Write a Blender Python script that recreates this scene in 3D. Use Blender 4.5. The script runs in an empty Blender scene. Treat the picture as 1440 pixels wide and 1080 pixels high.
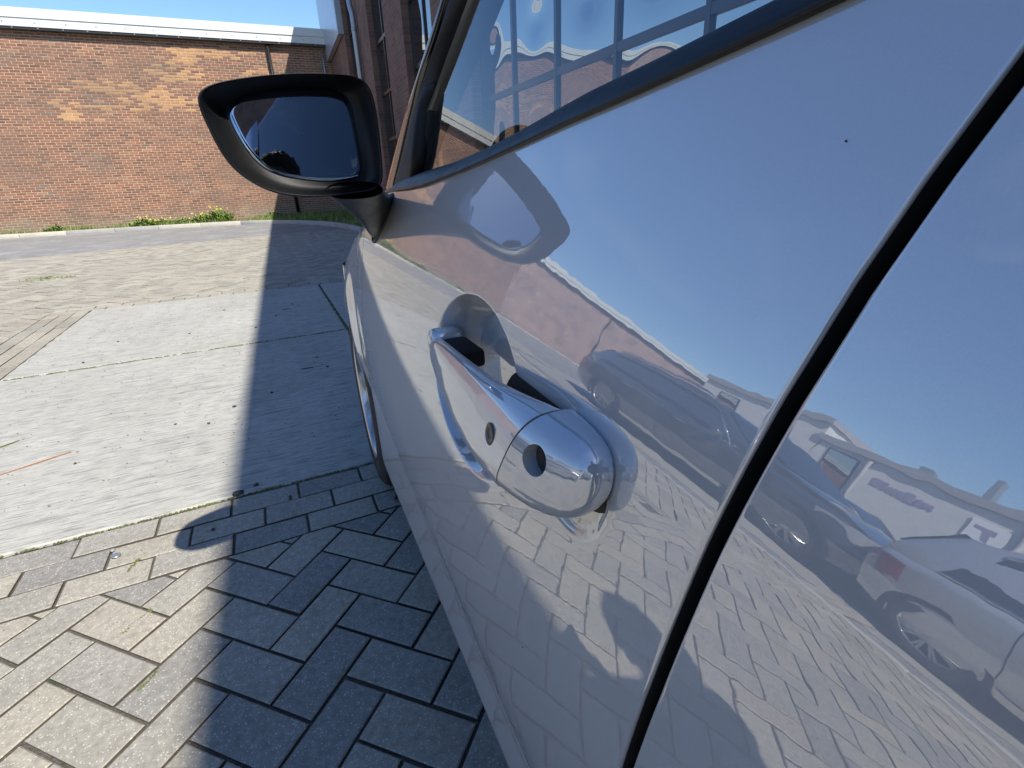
import bpy, bmesh, math, random
import numpy as np
from mathutils import Vector, Matrix
R = math.radians
rng = random.Random(7)
nrg = np.random.default_rng(5)
S = bpy.context.scene
COL = S.collection

# ------------------------------------------------------------------ camera
cam = bpy.data.objects.new('camera', bpy.data.cameras.new('camera'))
COL.objects.link(cam)
PITCH, ROLL, YAW, CAMZ, FPX = .392, -.041, .429, .999, 708.3
fw = Vector((math.sin(YAW)*math.cos(PITCH), math.cos(YAW)*math.cos(PITCH), -math.sin(PITCH)))
rt = Vector((math.cos(YAW), -math.sin(YAW), 0)); up = rt.cross(fw)
r2 = rt*math.cos(ROLL)+up*math.sin(ROLL); u2 = -rt*math.sin(ROLL)+up*math.cos(ROLL)
M = Matrix((r2, u2, -fw)).transposed().to_4x4(); M.translation = Vector((0, 0, CAMZ))
cam.matrix_world = M
cam.data.sensor_fit = 'HORIZONTAL'; cam.data.sensor_width = 36; cam.data.lens = 36*FPX/1440
cam.data.clip_start = .005; cam.data.clip_end = 2000
S.camera = cam

# ------------------------------------------------------------------ light
SUN = Vector((.399, -.924, 1.07)).normalized()
W = bpy.data.worlds.new('World'); S.world = W; W.use_nodes = True
wn = W.node_tree.nodes; wl = W.node_tree.links; wn.clear()
wo = wn.new('ShaderNodeOutputWorld'); bg = wn.new('ShaderNodeBackground'); sky = wn.new('ShaderNodeTexSky')
sky.sky_type = 'NISHITA'; sky.sun_disc = False
sky.sun_elevation = math.asin(SUN.z); sky.sun_rotation = math.atan2(SUN.x, SUN.y)
sky.air_density = 1.1; sky.dust_density = .35; sky.ozone_density = 2.2; sky.altitude = 0
bg.inputs['Strength'].default_value = .128
# thin wisps of high cloud
tc = wn.new('ShaderNodeTexCoord'); mp = wn.new('ShaderNodeMapping'); mp.inputs['Scale'].default_value = (1.6, 3.2, 5.0)
mp.inputs['Rotation'].default_value = (0, 0, .6)
nz = wn.new('ShaderNodeTexNoise'); nz.inputs['Scale'].default_value = 1.7; nz.inputs['Detail'].default_value = 7; nz.inputs['Distortion'].default_value = .9
cr = wn.new('ShaderNodeValToRGB'); cr.color_ramp.elements[0].position = .60; cr.color_ramp.elements[1].position = .80
cr.color_ramp.elements[1].color = (.10, .10, .10, 1)
mx = wn.new('ShaderNodeMix'); mx.data_type = 'RGBA'; mx.inputs[7].default_value = (6.2, 6.6, 7.2, 1)
wl.new(tc.outputs['Generated'], mp.inputs['Vector']); wl.new(mp.outputs[0], nz.inputs['Vector']); wl.new(nz.outputs[0], cr.inputs[0])
hs = wn.new('ShaderNodeHueSaturation'); hs.inputs['Saturation'].default_value = 1.22; hs.inputs['Hue'].default_value = .508
wl.new(sky.outputs[0], hs.inputs['Color'])
wl.new(cr.outputs[0], mx.inputs[0]); wl.new(hs.outputs[0], mx.inputs[6])
wl.new(mx.outputs[2], bg.inputs['Color']); wl.new(bg.outputs[0], wo.inputs[0])
sl = bpy.data.lights.new('sun', 'SUN'); sl.energy = 5.0; sl.angle = R(.53); sl.color = (1, .955, .88)
so = bpy.data.objects.new('sun', sl); COL.objects.link(so); so.rotation_euler = SUN.to_track_quat('Z', 'Y').to_euler()
S.view_settings.view_transform = 'Standard'; S.view_settings.look = 'None'
S.view_settings.exposure = .66; S.view_settings.gamma = 1; S.view_settings.use_curve_mapping = False
S.render.engine = 'CYCLES'
S.cycles.max_bounces = 10; S.cycles.glossy_bounces = 6; S.cycles.transparent_max_bounces = 12
S.cycles.caustics_reflective = False; S.cycles.caustics_refractive = False; S.cycles.use_denoising = True

# ------------------------------------------------------------------ helpers
def mesh_obj(name, V, F, mat=None, parent=None, smooth=False, label=None):
    me = bpy.data.meshes.new(name)
    me.from_pydata([tuple(map(float, v)) for v in V], [], [tuple(int(i) for i in f) for f in F])
    if smooth: me.polygons.foreach_set('use_smooth', [True]*len(me.polygons))
    if mat is not None: me.materials.append(mat)
    me.update()
    o = bpy.data.objects.new(name, me); COL.objects.link(o)
    if parent is not None: o.parent = parent
    if label: o['label'] = label
    return o
def empty(name, loc=(0, 0, 0), rotz=0):
    o = bpy.data.objects.new(name, None); COL.objects.link(o); o.location = loc; o.rotation_euler = (0, 0, rotz)
    o.empty_display_size = .1
    return o
def tag(o, label, cat, group=None):
    o['label'] = label; o['category'] = cat
    if group: o['group'] = group
    return o
def kind(o, k='structure', label=None):
    o['kind'] = k; 
    if label: o['label'] = label
    return o
def copy_to(o, parent=None):
    c = o.copy(); COL.objects.link(c)
    if parent is not None: c.parent = parent
    return c
class MB:
    "collects faces, built as one mesh object"
    def __init__(s): s.v = []; s.f = []; s.c = []
    def add(s, V, F, col=None):
        b = len(s.v); s.v += [tuple(v) for v in V]; s.f += [tuple(b+i for i in f) for f in F]
        s.c += [col]*len(F)
        return s
    def box(s, x0, x1, y0, y1, z0, z1, col=None):
        V = [(x0,y0,z0),(x1,y0,z0),(x1,y1,z0),(x0,y1,z0),(x0,y0,z1),(x1,y0,z1),(x1,y1,z1),(x0,y1,z1)]
        return s.add(V, [(0,3,2,1),(4,5,6,7),(0,1,5,4),(1,2,6,5),(2,3,7,6),(3,0,4,7)], col)
    def grid(s, P, closed=False, col=None):
        P = np.asarray(P); n, m = P.shape[:2]
        F = []
        for i in range(n-1):
            for j in range(m if closed else m-1):
                F.append((i*m+j, i*m+(j+1) % m, (i+1)*m+(j+1) % m, (i+1)*m+j))
        return s.add(P.reshape(-1, 3), F, col)
    def tube(s, pts, r, n=10, cap=True, col=None):
        pts = [Vector(p) for p in pts]
        rs = r if hasattr(r, '__len__') else [r]*len(pts)
        rings = []; prev = None
        for i, p in enumerate(pts):
            t = (pts[min(i+1, len(pts)-1)]-pts[max(i-1, 0)]).normalized()
            a = prev if prev is not None else (Vector((0, 0, 1)) if abs(t.z) < .9 else Vector((1, 0, 0)))
            x = (a-t*a.dot(t)).normalized(); prev = x; y = t.cross(x)
            rings.append([p+(x*math.cos(2*math.pi*k/n)+y*math.sin(2*math.pi*k/n))*rs[i] for k in range(n)])
        b = len(s.v); s.grid(np.array([[tuple(q) for q in rg] for rg in rings]), True, col)
        if cap:
            s.f.append(tuple(b+k for k in range(n))[::-1]); s.f.append(tuple(b+(len(pts)-1)*n+k for k in range(n))); s.c += [col, col]
        return s
    def build(s, name, mat=None, parent=None, smooth=False, label=None, bevel=0, seg=2):
        o = mesh_obj(name, s.v, s.f, mat, parent, smooth, label)
        if any(c is not None for c in s.c):
            at = o.data.color_attributes.new('tint', 'FLOAT_COLOR', 'CORNER')
            buf = []
            for f, c in zip(s.f, s.c):
                c = c or (1, 1, 1); buf += [c[0], c[1], c[2], 1.0]*len(f)
            at.data.foreach_set('color', buf)
        if bevel:
            bm = bmesh.new(); bm.from_mesh(o.data)
            bmesh.ops.remove_doubles(bm, verts=bm.verts, dist=1e-5)
            bmesh.ops.bevel(bm, geom=[e for e in bm.edges if len(e.link_faces) == 2 and e.calc_face_angle(0) > .5], offset=bevel, segments=seg, affect='EDGES', profile=.5)
            for f in bm.faces: f.smooth = True
            bm.to_mesh(o.data); bm.free()
            try: o.data.set_sharp_from_angle(angle=R(40))
            except Exception: pass
        return o
def autosmooth(o, a=35):
    o.data.polygons.foreach_set('use_smooth', [True]*len(o.data.polygons))
    o.data.set_sharp_from_angle(angle=R(a)); return o
def lathe(prof, n=40, axis='X'):
    "prof: list of (along, radius)"
    P = []
    for a, r in prof:
        P.append([(a, r*math.cos(2*math.pi*k/n), r*math.sin(2*math.pi*k/n)) for k in range(n)])
    return np.array(P)
def interp(x, pts):
    return np.interp(x, [p[0] for p in pts], [p[1] for p in pts])

# ------------------------------------------------------------------ materials
MATS = {}
def N(nt, t, **kw):
    n = nt.nodes.new(t)
    for k, v in kw.items():
        if k in n.inputs: n.inputs[k].default_value = v
        else: setattr(n, k, v)
    return n
def pbsdf(name, col=(.5, .5, .5), rough=.5, metal=0., coat=0., coatr=.03, spec=.5, ior=1.5):
    m = bpy.data.materials.new(name); m.use_nodes = True; nt = m.node_tree; nt.nodes.clear()
    o = nt.nodes.new('ShaderNodeOutputMaterial'); p = nt.nodes.new('ShaderNodeBsdfPrincipled')
    nt.links.new(p.outputs[0], o.inputs[0])
    p.inputs['Base Color'].default_value = (*col, 1); p.inputs['Roughness'].default_value = rough
    p.inputs['Metallic'].default_value = metal; p.inputs['Coat Weight'].default_value = coat; p.inputs['Coat Roughness'].default_value = coatr
    p.inputs['Specular IOR Level'].default_value = spec; p.inputs['IOR'].default_value = ior
    MATS[name] = m
    return m, nt, p
def pos(nt, scale=(1, 1, 1), rot=(0, 0, 0), obj=False):
    if obj:
        g = nt.nodes.new('ShaderNodeTexCoord'); out = g.outputs['Object']
    else:
        g = nt.nodes.new('ShaderNodeNewGeometry'); out = g.outputs['Position']
    mpn = N(nt, 'ShaderNodeMapping'); mpn.inputs['Scale'].default_value = scale; mpn.inputs['Rotation'].default_value = rot
    nt.links.new(out, mpn.inputs['Vector']); return mpn.outputs[0]
def noise(nt, vec, scale, detail=4, rough=.55, dist=0.):
    n = nt.nodes.new('ShaderNodeTexNoise'); n.inputs['Scale'].default_value = scale; n.inputs['Detail'].default_value = detail
    n.inputs['Roughness'].default_value = rough; n.inputs['Distortion'].default_value = dist
    nt.links.new(vec, n.inputs['Vector']); return n.outputs[0]
def ramp(nt, fac, stops):
    r = nt.nodes.new('ShaderNodeValToRGB'); e = r.color_ramp.elements
    while len(e) < len(stops): e.new(.5)
    for el, (p_, c) in zip(e, stops):
        el.position = p_; el.color = (*c, 1) if hasattr(c, '__len__') else (c, c, c, 1)
    nt.links.new(fac, r.inputs[0]); return r.outputs[0]
def mix(nt, a, b, fac, mode='MIX'):
    m = nt.nodes.new('ShaderNodeMix'); m.data_type = 'RGBA'; m.blend_type = mode
    for s, v in ((6, a), (7, b)):
        if hasattr(v, 'node'): nt.links.new(v, m.inputs[s])
        else: m.inputs[s].default_value = (*v, 1)
    if hasattr(fac, 'node'): nt.links.new(fac, m.inputs[0])
    else: m.inputs[0].default_value = fac
    return m.outputs[2]
def math_(nt, op, a, b=None, clamp=False):
    m = nt.nodes.new('ShaderNodeMath'); m.operation = op; m.use_clamp = clamp
    for i, v in enumerate((a, b)):
        if v is None: continue
        if hasattr(v, 'node'): nt.links.new(v, m.inputs[i])
        else: m.inputs[i].default_value = v
    return m.outputs[0]
def bump(nt, p, h, strength=.3, dist=.01, sock='Normal'):
    b = nt.nodes.new('ShaderNodeBump'); b.inputs['Strength'].default_value = strength; b.inputs['Distance'].default_value = dist
    nt.links.new(h, b.inputs['Height']); nt.links.new(b.outputs[0], p.inputs[sock]); return b
def simple(name, col, rough=.5, metal=0., **k):
    return pbsdf(name, col, rough, metal, **k)[0]

def paint(name, col, metal=.35, rough=.38, wav=.010, coat_ior=2.3):
    m, nt, p = pbsdf(name, col, rough, metal, coat=1., coatr=.004)
    p.inputs['Coat IOR'].default_value = coat_ior
    v = pos(nt)
    fl = noise(nt, v, 1400, 2, .6)
    c = mix(nt, tuple(x*.93 for x in col), tuple(min(1, x*1.07) for x in col), fl)
    dust = ramp(nt, noise(nt, v, 260, 3, .7), [(.66, 0.), (.78, 1.)])
    c2 = mix(nt, c, (.33, .31, .28), math_(nt, 'MULTIPLY', dust, .16))
    nt.links.new(c2, p.inputs['Base Color'])
    h = noise(nt, v, 110, 1, .4)
    bump(nt, p, h, wav, .002, 'Coat Normal')
    return m
PAINT = paint('silver_paint', (.44, .445, .45), 0., .5, .013, 3.2)
GLOSSBLACK = simple('gloss_black_trim', (.008, .008, .009), .12, coat=1., coatr=.02)
MATTE = None
def plastic(name, col, rough, sc=900, st=.12):
    m, nt, p = pbsdf(name, col, rough); v = pos(nt)
    bump(nt, p, noise(nt, v, sc, 2), st, .0006)
    nt.links.new(ramp(nt, noise(nt, v, 40, 4, .6), [(.3, rough-.05), (.75, rough+.08)]), p.inputs['Roughness'])
    return m
MIRRORBLACK = plastic('mirror_black_plastic', (.005, .005, .0055), .40)
MATS['mirror_black_plastic'].node_tree.nodes['Principled BSDF'].inputs['Specular IOR Level'].default_value = .28
TRIMBLACK = plastic('belt_trim_black', (.007, .007, .008), .42)
MATS['belt_trim_black'].node_tree.nodes['Principled BSDF'].inputs['Specular IOR Level'].default_value = .32
RUBBER = plastic('black_rubber', (.016, .016, .016), .62, 500, .25)
TYRE = plastic('tyre_rubber', (.022, .021, .020), .75, 300, .3)
DARK = simple('dark_cavity', (.004, .004, .004), .9)
CHROME = simple('chrome', (.72, .73, .74), .08, 1.)
ALLOY = simple('alloy_rim', (.52, .53, .54), .28, .9)
FABRIC = plastic('seat_fabric', (.018, .018, .02), .85, 700, .4)
DASH = plastic('dashboard_plastic', (.02, .02, .022), .6)

def glassmat(name, tint, ior=1.5, rough=0., base=None):
    m = bpy.data.materials.new(name); m.use_nodes = True; nt = m.node_tree; nt.nodes.clear()
    o = nt.nodes.new('ShaderNodeOutputMaterial'); mxs = nt.nodes.new('ShaderNodeMixShader')
    gl = N(nt, 'ShaderNodeBsdfGlossy'); gl.inputs['Roughness'].default_value = rough
    f0 = ((ior-1)/(ior+1))**2
    tr = N(nt, 'ShaderNodeBsdfTransparent'); tr.inputs['Color'].default_value = (*tint, 1)
    geo = nt.nodes.new('ShaderNodeNewGeometry')
    dp = N(nt, 'ShaderNodeVectorMath'); dp.operation = 'DOT_PRODUCT'; nt.links.new(geo.outputs['Incoming'], dp.inputs[0]); nt.links.new(geo.outputs['Normal'], dp.inputs[1])
    c_ = math_(nt, 'SUBTRACT', 1., math_(nt, 'ABSOLUTE', dp.outputs['Value'])); fr = math_(nt, 'ADD', math_(nt, 'MULTIPLY', math_(nt, 'POWER', c_, 5.), 1-f0), f0, True)
    nt.links.new(fr, mxs.inputs[0]); nt.links.new(tr.outputs[0], mxs.inputs[1]); nt.links.new(gl.outputs[0], mxs.inputs[2])
    nt.links.new(mxs.outputs[0], o.inputs[0])
    MATS[name] = m; return m
CARGLASS = glassmat('car_side_glass', (.93, .96, .96), 2.2)
WINDSHIELD = glassmat('windshield_glass', (.93, .95, .95), 1.5)
DARKGLASS = simple('tinted_car_glass', (.012, .015, .016), .01, ior=1.6)
LAMPGLASS = simple('headlamp_glass', (.55, .58, .6), .06, .5, coat=1.)
REDLAMP = simple('red_tail_lamp', (.30, .012, .014), .12, coat=1.)
m, nt, p = pbsdf('mirror_glass', (.31, .36, .42), .01, 1.)
MIRRORGLASS = m

# pavers
def stone_mat(name, c0, c1, objrand=True, speck=.55, dirty=.92):
    m, nt, p = pbsdf(name, c0, .9); v = pos(nt)
    big = noise(nt, v, 5, 5, .6); mid = noise(nt, v, 60, 4, .65); fine = noise(nt, v, 420, 3, .7)
    c = mix(nt, c0, c1, ramp(nt, mid, [(.3, 0.), (.7, 1.)]))
    if objrand == 'attr':
        a = nt.nodes.new('ShaderNodeVertexColor'); a.layer_name = 'tint'; c = mix(nt, c, a.outputs[0], 1., 'MULTIPLY')
    elif objrand:
        oi = nt.nodes.new('ShaderNodeObjectInfo')
        c = mix(nt, c, ramp(nt, oi.outputs['Random'], [(0., (.74, .74, .77)), (.3, (.92, .92, .92)), (.6, (1., .985, .95)), (.88, (1.12, 1.08, .99)), (1., (1.0, .93, .90))]), 1., 'MULTIPLY')
    vo = nt.nodes.new('ShaderNodeTexVoronoi'); vo.inputs['Scale'].default_value = 260; nt.links.new(v, vo.inputs['Vector'])
    sp = ramp(nt, vo.outputs['Color'], [(.66, 0.), (.80, 1.)])
    spd = ramp(nt, vo.outputs['Distance'], [(.30, 1.), (.48, 0.)])
    sp2 = math_(nt, 'MULTIPLY', sp, spd)
    c = mix(nt, c, tuple(min(.8, x*2.1) for x in c1), math_(nt, 'MULTIPLY', sp2, speck))
    dk = ramp(nt, fine, [(.30, 1.), (.42, 0.)])
    c = mix(nt, c, tuple(x*.42 for x in c0), math_(nt, 'MULTIPLY', dk, .75))
    c = mix(nt, c, ramp(nt, big, [(.25, (.80, .79, .77)), (.6, (1., 1., 1.)), (.85, (1.06, 1.04, 1.))]), .8, 'MULTIPLY')
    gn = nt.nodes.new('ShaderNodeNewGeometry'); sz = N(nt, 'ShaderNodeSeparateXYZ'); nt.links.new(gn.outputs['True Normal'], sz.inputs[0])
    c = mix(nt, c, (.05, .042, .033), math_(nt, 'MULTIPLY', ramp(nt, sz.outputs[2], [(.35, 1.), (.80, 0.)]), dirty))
    nt.links.new(c, p.inputs['Base Color'])
    h = math_(nt, 'ADD', math_(nt, 'MULTIPLY', fine, .7), math_(nt, 'MULTIPLY', mid, .6))
    bump(nt, p, h, .55, .004)
    return m
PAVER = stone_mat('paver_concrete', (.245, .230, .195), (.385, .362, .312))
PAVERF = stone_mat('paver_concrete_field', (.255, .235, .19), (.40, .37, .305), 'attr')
KERB = stone_mat('kerb_concrete', (.36, .35, .32), (.50, .48, .44), True, .4, 0.)
PAVERF0 = stone_mat('parking_bay_paving', (.245, .232, .205), (.38, .36, .32), False)
def slab_mat():
    m, nt, p = pbsdf('concrete_slab', (.5, .5, .48), .92); v = pos(nt)
    st = noise(nt, pos(nt, (7, 110, 1)), 1.6, 5, .62)
    st2 = noise(nt, pos(nt, (2.2, 60, 1)), 1.3, 4, .6)
    st3 = noise(nt, pos(nt, (16, 16, 16)), 1., 5, .7)
    fine = noise(nt, v, 300, 3, .7)
    c = mix(nt, (.37, .36, .32), (.475, .462, .415), ramp(nt, st3, [(.28, 0.), (.72, 1.)]))
    c = mix(nt, c, (.15, .15, .145), math_(nt, 'MULTIPLY', ramp(nt, st, [(.36, 1.), (.49, 0.)]), .75))
    c = mix(nt, c, (.16, .16, .155), math_(nt, 'MULTIPLY', ramp(nt, st2, [(.33, 1.), (.45, 0.)]), .7))
    c = mix(nt, c, (.27, .255, .22), math_(nt, 'MULTIPLY', ramp(nt, noise(nt, v, 2.6, 6, .7, .6), [(.56, 0.), (.72, 1.)]), .45))
    c = mix(nt, c, (.14, .14, .13), math_(nt, 'MULTIPLY', ramp(nt, fine, [(.30, 1.), (.4, 0.)]), .6))
    c = mix(nt, c, ramp(nt, noise(nt, v, 1.5, 4), [(.3, (.9, .9, .88)), (.7, (1.04, 1.04, 1.03))]), 1., 'MULTIPLY')
    nt.links.new(c, p.inputs['Base Color'])
    h = math_(nt, 'ADD', math_(nt, 'MULTIPLY', st, 1.), math_(nt, 'MULTIPLY', fine, .5))
    bump(nt, p, h, .6, .006); return m
SLAB = slab_mat()
def sand_mat():
    m, nt, p = pbsdf('joint_sand', (.08, .07, .055), .95); v = pos(nt)
    c = mix(nt, (.06, .05, .04), (.17, .145, .11), ramp(nt, noise(nt, v, 120, 4, .7), [(.3, 0.), (.7, 1.)]))
    c = mix(nt, c, (.045, .07, .018), ramp(nt, noise(nt, v, 7, 4, .6), [(.56, 0.), (.66, .8)]))
    nt.links.new(c, p.inputs['Base Color']); bump(nt, p, noise(nt, v, 300, 3), .8, .01); return m
SAND = sand_mat()
def asphalt_mat():
    m, nt, p = pbsdf('asphalt', (.1, .1, .1), .9); v = pos(nt)
    f = noise(nt, v, 90, 4, .75); b = noise(nt, v, 2.2, 6, .65, .8)
    c = mix(nt, (.07, .07, .068), (.34, .33, .31), ramp(nt, f, [(.35, 0.), (.65, 1.)]))
    c = mix(nt, c, (.30, .295, .28), math_(nt, 'MULTIPLY', ramp(nt, b, [(.50, 0.), (.62, 1.)]), .75))
    cr_ = noise(nt, pos(nt, (.5, 3.0, 1)), 1.4, 6, .6, 1.5)
    c = mix(nt, c, (.38, .37, .35), math_(nt, 'MULTIPLY', ramp(nt, cr_, [(.485, 0.), (.5, 1.), (.515, 0.)]), .6))
    nt.links.new(c, p.inputs['Base Color']); bump(nt, p, f, .7, .01); return m
ASPHALT = asphalt_mat()
def soil_mat():
    m, nt, p = pbsdf('soil', (.1, .08, .06), .95); v = pos(nt)
    c = mix(nt, (.09, .075, .055), (.22, .19, .14), noise(nt, v, 8, 6, .7))
    nt.links.new(c, p.inputs['Base Color']); bump(nt, p, noise(nt, v, 60, 4), .8, .03); return m
SOIL = soil_mat()
def leaf_mat(name, a, b, sc=9):
    m, nt, p = pbsdf(name, a, .55); v = pos(nt)
    nt.links.new(mix(nt, a, b, ramp(nt, noise(nt, v, sc, 3), [(.35, 0.), (.65, 1.)])), p.inputs['Base Color'])
    p.inputs['Subsurface Weight'].default_value = 0.
    p.inputs['Transmission Weight'].default_value = 0.
    return m
LEAF = leaf_mat('weed_leaf', (.085, .15, .02), (.17, .26, .035))
GRASS = leaf_mat('grass_blade', (.09, .14, .025), (.22, .27, .06), 5)
FLOWER = simple('yellow_petal', (.75, .55, .04), .6)

# brick wall (separate brick pieces carry 'tint')
def brick_piece_mat(name):
    m, nt, p = pbsdf(name, (.3, .15, .1), .88); v = pos(nt)
    a = nt.nodes.new('ShaderNodeVertexColor'); a.layer_name = 'tint'
    c = mix(nt, a.outputs[0], ramp(nt, noise(nt, v, 30, 5, .7), [(.25, (.66, .63, .62)), (.55, (1., 1., 1.)), (.8, (1.16, 1.12, 1.08))]), 1., 'MULTIPLY')
    dirt = ramp(nt, noise(nt, pos(nt, (1, 1, 1.7)), .8, 5, .6), [(.36, 1.), (.58, 0.)])
    c = mix(nt, c, (.15, .115, .09), math_(nt, 'MULTIPLY', dirt, .4))
    sx = N(nt, 'ShaderNodeSeparateXYZ'); nt.links.new(pos(nt), sx.inputs[0])
    low = ramp(nt, math_(nt, 'ADD', sx.outputs[2], math_(nt, 'MULTIPLY', noise(nt, v, 2, 4), .8)), [(.45, 1.), (.95, 0.)])
    c = mix(nt, c, (.23, .22, .15), math_(nt, 'MULTIPLY', low, .55))
    nt.links.new(c, p.inputs['Base Color']); bump(nt, p, noise(nt, v, 90, 4, .7), .6, .006); return m
BRICKP = brick_piece_mat('brick_piece')
def mortar_mat():
    m, nt, p = pbsdf('mortar', (.5, .46, .4), .95); v = pos(nt)
    c = mix(nt, (.38, .275, .19), (.58, .44, .32), noise(nt, v, 12, 5, .7))
    dirt = ramp(nt, noise(nt, pos(nt, (1, 1, 1.7)), .8, 5, .6), [(.36, 1.), (.58, 0.)])
    c = mix(nt, c, (.16, .12, .095), math_(nt, 'MULTIPLY', dirt, .5))
    nt.links.new(c, p.inputs['Base Color']); return m
MORTAR = mortar_mat()
def brick_tex_mat(name, c1, c2, cm, bw=.22, rh=.0625, msz=.012, rot=(0, 0, 0), st=.4, objc=False):
    m, nt, p = pbsdf(name, c1, .88)
    v = pos(nt, (1, 1, 1), rot, objc)
    sx = N(nt, 'ShaderNodeSeparateXYZ'); nt.links.new(v, sx.inputs[0])
    cx = N(nt, 'ShaderNodeCombineXYZ'); nt.links.new(sx.outputs[0], cx.inputs[0]); nt.links.new(sx.outputs[2], cx.inputs[1])
    b = nt.nodes.new('ShaderNodeTexBrick'); nt.links.new(cx.outputs[0], b.inputs['Vector'])
    b.inputs['Color1'].default_value = (*c1, 1); b.inputs['Color2'].default_value = (*c2, 1); b.inputs['Mortar'].default_value = (*cm, 1)
    b.inputs['Scale'].default_value = 1; b.inputs['Mortar Size'].default_value = msz*.5; b.inputs['Mortar Smooth'].default_value = .2
    b.inputs['Brick Width'].default_value = bw; b.inputs['Row Height'].default_value = rh
    c = mix(nt, b.outputs[0], ramp(nt, noise(nt, pos(nt), 1.2, 5, .65), [(.25, (.6, .58, .58)), (.5, (1., 1., 1.)), (.75, (1.2, 1.12, 1.))]), 1., 'MULTIPLY')
    nt.links.new(c, p.inputs['Base Color']); bump(nt, p, b.outputs['Fac'], -st, .01); return m
FARBRICK = brick_tex_mat('far_brickwork', (.265, .145, .11), (.20, .11, .09), (.55, .47, .40), msz=.016)
def metal_panel(name, col, rough=.45, metal=0.):
    m, nt, p = pbsdf(name, col, rough, metal); v = pos(nt)
    c = mix(nt, tuple(x*.9 for x in col), col, ramp(nt, noise(nt, v, 2.5, 5, .65), [(.3, 0.), (.6, 1.)]))
    nt.links.new(c, p.inputs['Base Color']); return m
COPING = metal_panel('coping_metal', (.58, .60, .575), .5)
ZINC = metal_panel('zinc_pipe', (.36, .38, .40), .4, .6)
PANEL = metal_panel('grey_blue_cladding', (.42, .45, .52), .28, .25)
FRAME = simple('window_frame_dark', (.022, .018, .017), .35)
FACADEB = None
def pane_mat():
    m, nt, p = pbsdf('window_pane', (.012, .015, .018), .0, 0., ior=4.6, spec=.5); return m
PANE = pane_mat()
WHITEWALL = metal_panel('white_render', (.62, .62, .60), .8)
GREYWALL = metal_panel('grey_render', (.33, .33, .34), .8)
SKIN = simple('skin', (.42, .25, .18), .5)
HAIR = plastic('dark_hair', (.016, .011, .008), .5, 200, .8)
CLOTH = plastic('navy_cloth', (.03, .035, .055), .85, 300, .4)
JEANS = plastic('blue_denim', (.05, .07, .13), .85, 300, .4)
SHOE = plastic('brown_shoe', (.05, .03, .02), .6)

# ------------------------------------------------------------------ ground
WALLY = 18.5
g = mesh_obj('ground', [(-400, -400, -.04), (400, -400, -.04), (400, 400, -.04), (-400, 400, -.04)], [(0, 1, 2, 3)], SOIL)
kind(g)
# asphalt: street on the left and the strip in front of the brick hall
road = mesh_obj('asphalt_road', [(-60, -60, -.018), (6, -60, -.018), (6, 18.0, -.018), (-60, 18.0, -.018)], [(0, 1, 2, 3)], ASPHALT)
kind(road)

# paving: joint sand with bricks and concrete slabs on it
PX0 = -3.0
def far_edge(x): # where the paving ends towards the asphalt strip
    return 11.62+(x+4.15)*.23
sand = MB()
sand.grid(np.array([[(x, -7, -.0075), (x, min(far_edge(x), 12.4)+.02, -.0075)] for x in np.linspace(PX0, 5.2, 24)]))
sand.grid(np.array([[(x, 7.5, -.0078), (x, far_edge(x)+.02, -.0078)] for x in np.linspace(-4.5, PX0, 6)]))
pave = sand.build('pavement', SAND); kind(pave)
JM, JN = .2130, .1065
GAP = .0072
SLABX0, SLABX1, SLABY0, SLABY1 = -1.572, .405, 1.765, 5.765
def clip(poly, a, b, c):
    "keep a*x+b*y<=c"
    out = []
    for i in range(len(poly)):
        p_, q = poly[i], poly[(i+1) % len(poly)]
        dp = a*p_[0]+b*p_[1]-c; dq = a*q[0]+b*q[1]-c
        if dp <= 0: out.append(p_)
        if dp*dq < 0:
            t = dp/(dp-dq); out.append((p_[0]+(q[0]-p_[0])*t, p_[1]+(q[1]-p_[1])*t))
    return out
def area(poly):
    return .5*sum(poly[i][0]*poly[(i+1) % len(poly)][1]-poly[(i+1) % len(poly)][0]*poly[i][1] for i in range(len(poly)))
def inset(poly, d):
    "shrink convex ccw poly by d"
    out = []; n = len(poly)
    for i in range(n):
        p0, p1, p2 = poly[i-1], poly[i], poly[(i+1) % n]
        e1 = Vector((p1[0]-p0[0], p1[1]-p0[1])); e2 = Vector((p2[0]-p1[0], p2[1]-p1[1]))
        if e1.length < 1e-6 or e2.length < 1e-6: out.append(p1); continue
        e1.normalize(); e2.normalize(); n1 = Vector((-e1.y, e1.x)); n2 = Vector((-e2.y, e2.x))
        k = 1+n1.dot(n2)
        m_ = (n1+n2)/max(k, .3)
        out.append((p1[0]+m_.x*d, p1[1]+m_.y*d))
    return out
def paver_geo(poly, z, tilt, cham=.003, dep=.03):
    poly = list(poly)
    if area(poly) < 0: poly = poly[::-1]
    cl = [poly[0]]
    for q in poly[1:]:
        if (Vector(q)-Vector(cl[-1])).length > .004: cl.append(q)
    if (Vector(cl[0])-Vector(cl[-1])).length <= .004: cl.pop()
    poly = cl
    if len(poly) < 3: return None
    o = inset(poly, GAP/2)
    if area(o) < .00012: return None
    t = inset(o, cham); n = len(o)
    if area(t) <= 0: t = inset(o, cham*.3)
    if area(t) <= 0: return None
    cx = sum(q[0] for q in o)/n; cy = sum(q[1] for q in o)/n
    def zz(q, dz): return z+dz+(q[0]-cx)*tilt[0]+(q[1]-cy)*tilt[1]
    V = [(q[0], q[1], zz(q, 0)) for q in t]+[(q[0], q[1], zz(q, -cham*.8)) for q in o]+[(q[0], q[1], -dep) for q in o]
    F = [tuple(range(n))]+[(n+i, n+(i+1) % n, (i+1) % n, i) for i in range(n)]+[(2*n+i, 2*n+(i+1) % n, n+(i+1) % n, n+i) for i in range(n)]
    return V, F, (cx, cy)
pieces = []
def put(poly):
    if len(poly) < 3 or abs(area(poly)) < .0004: return
    pieces.append(poly)
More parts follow.
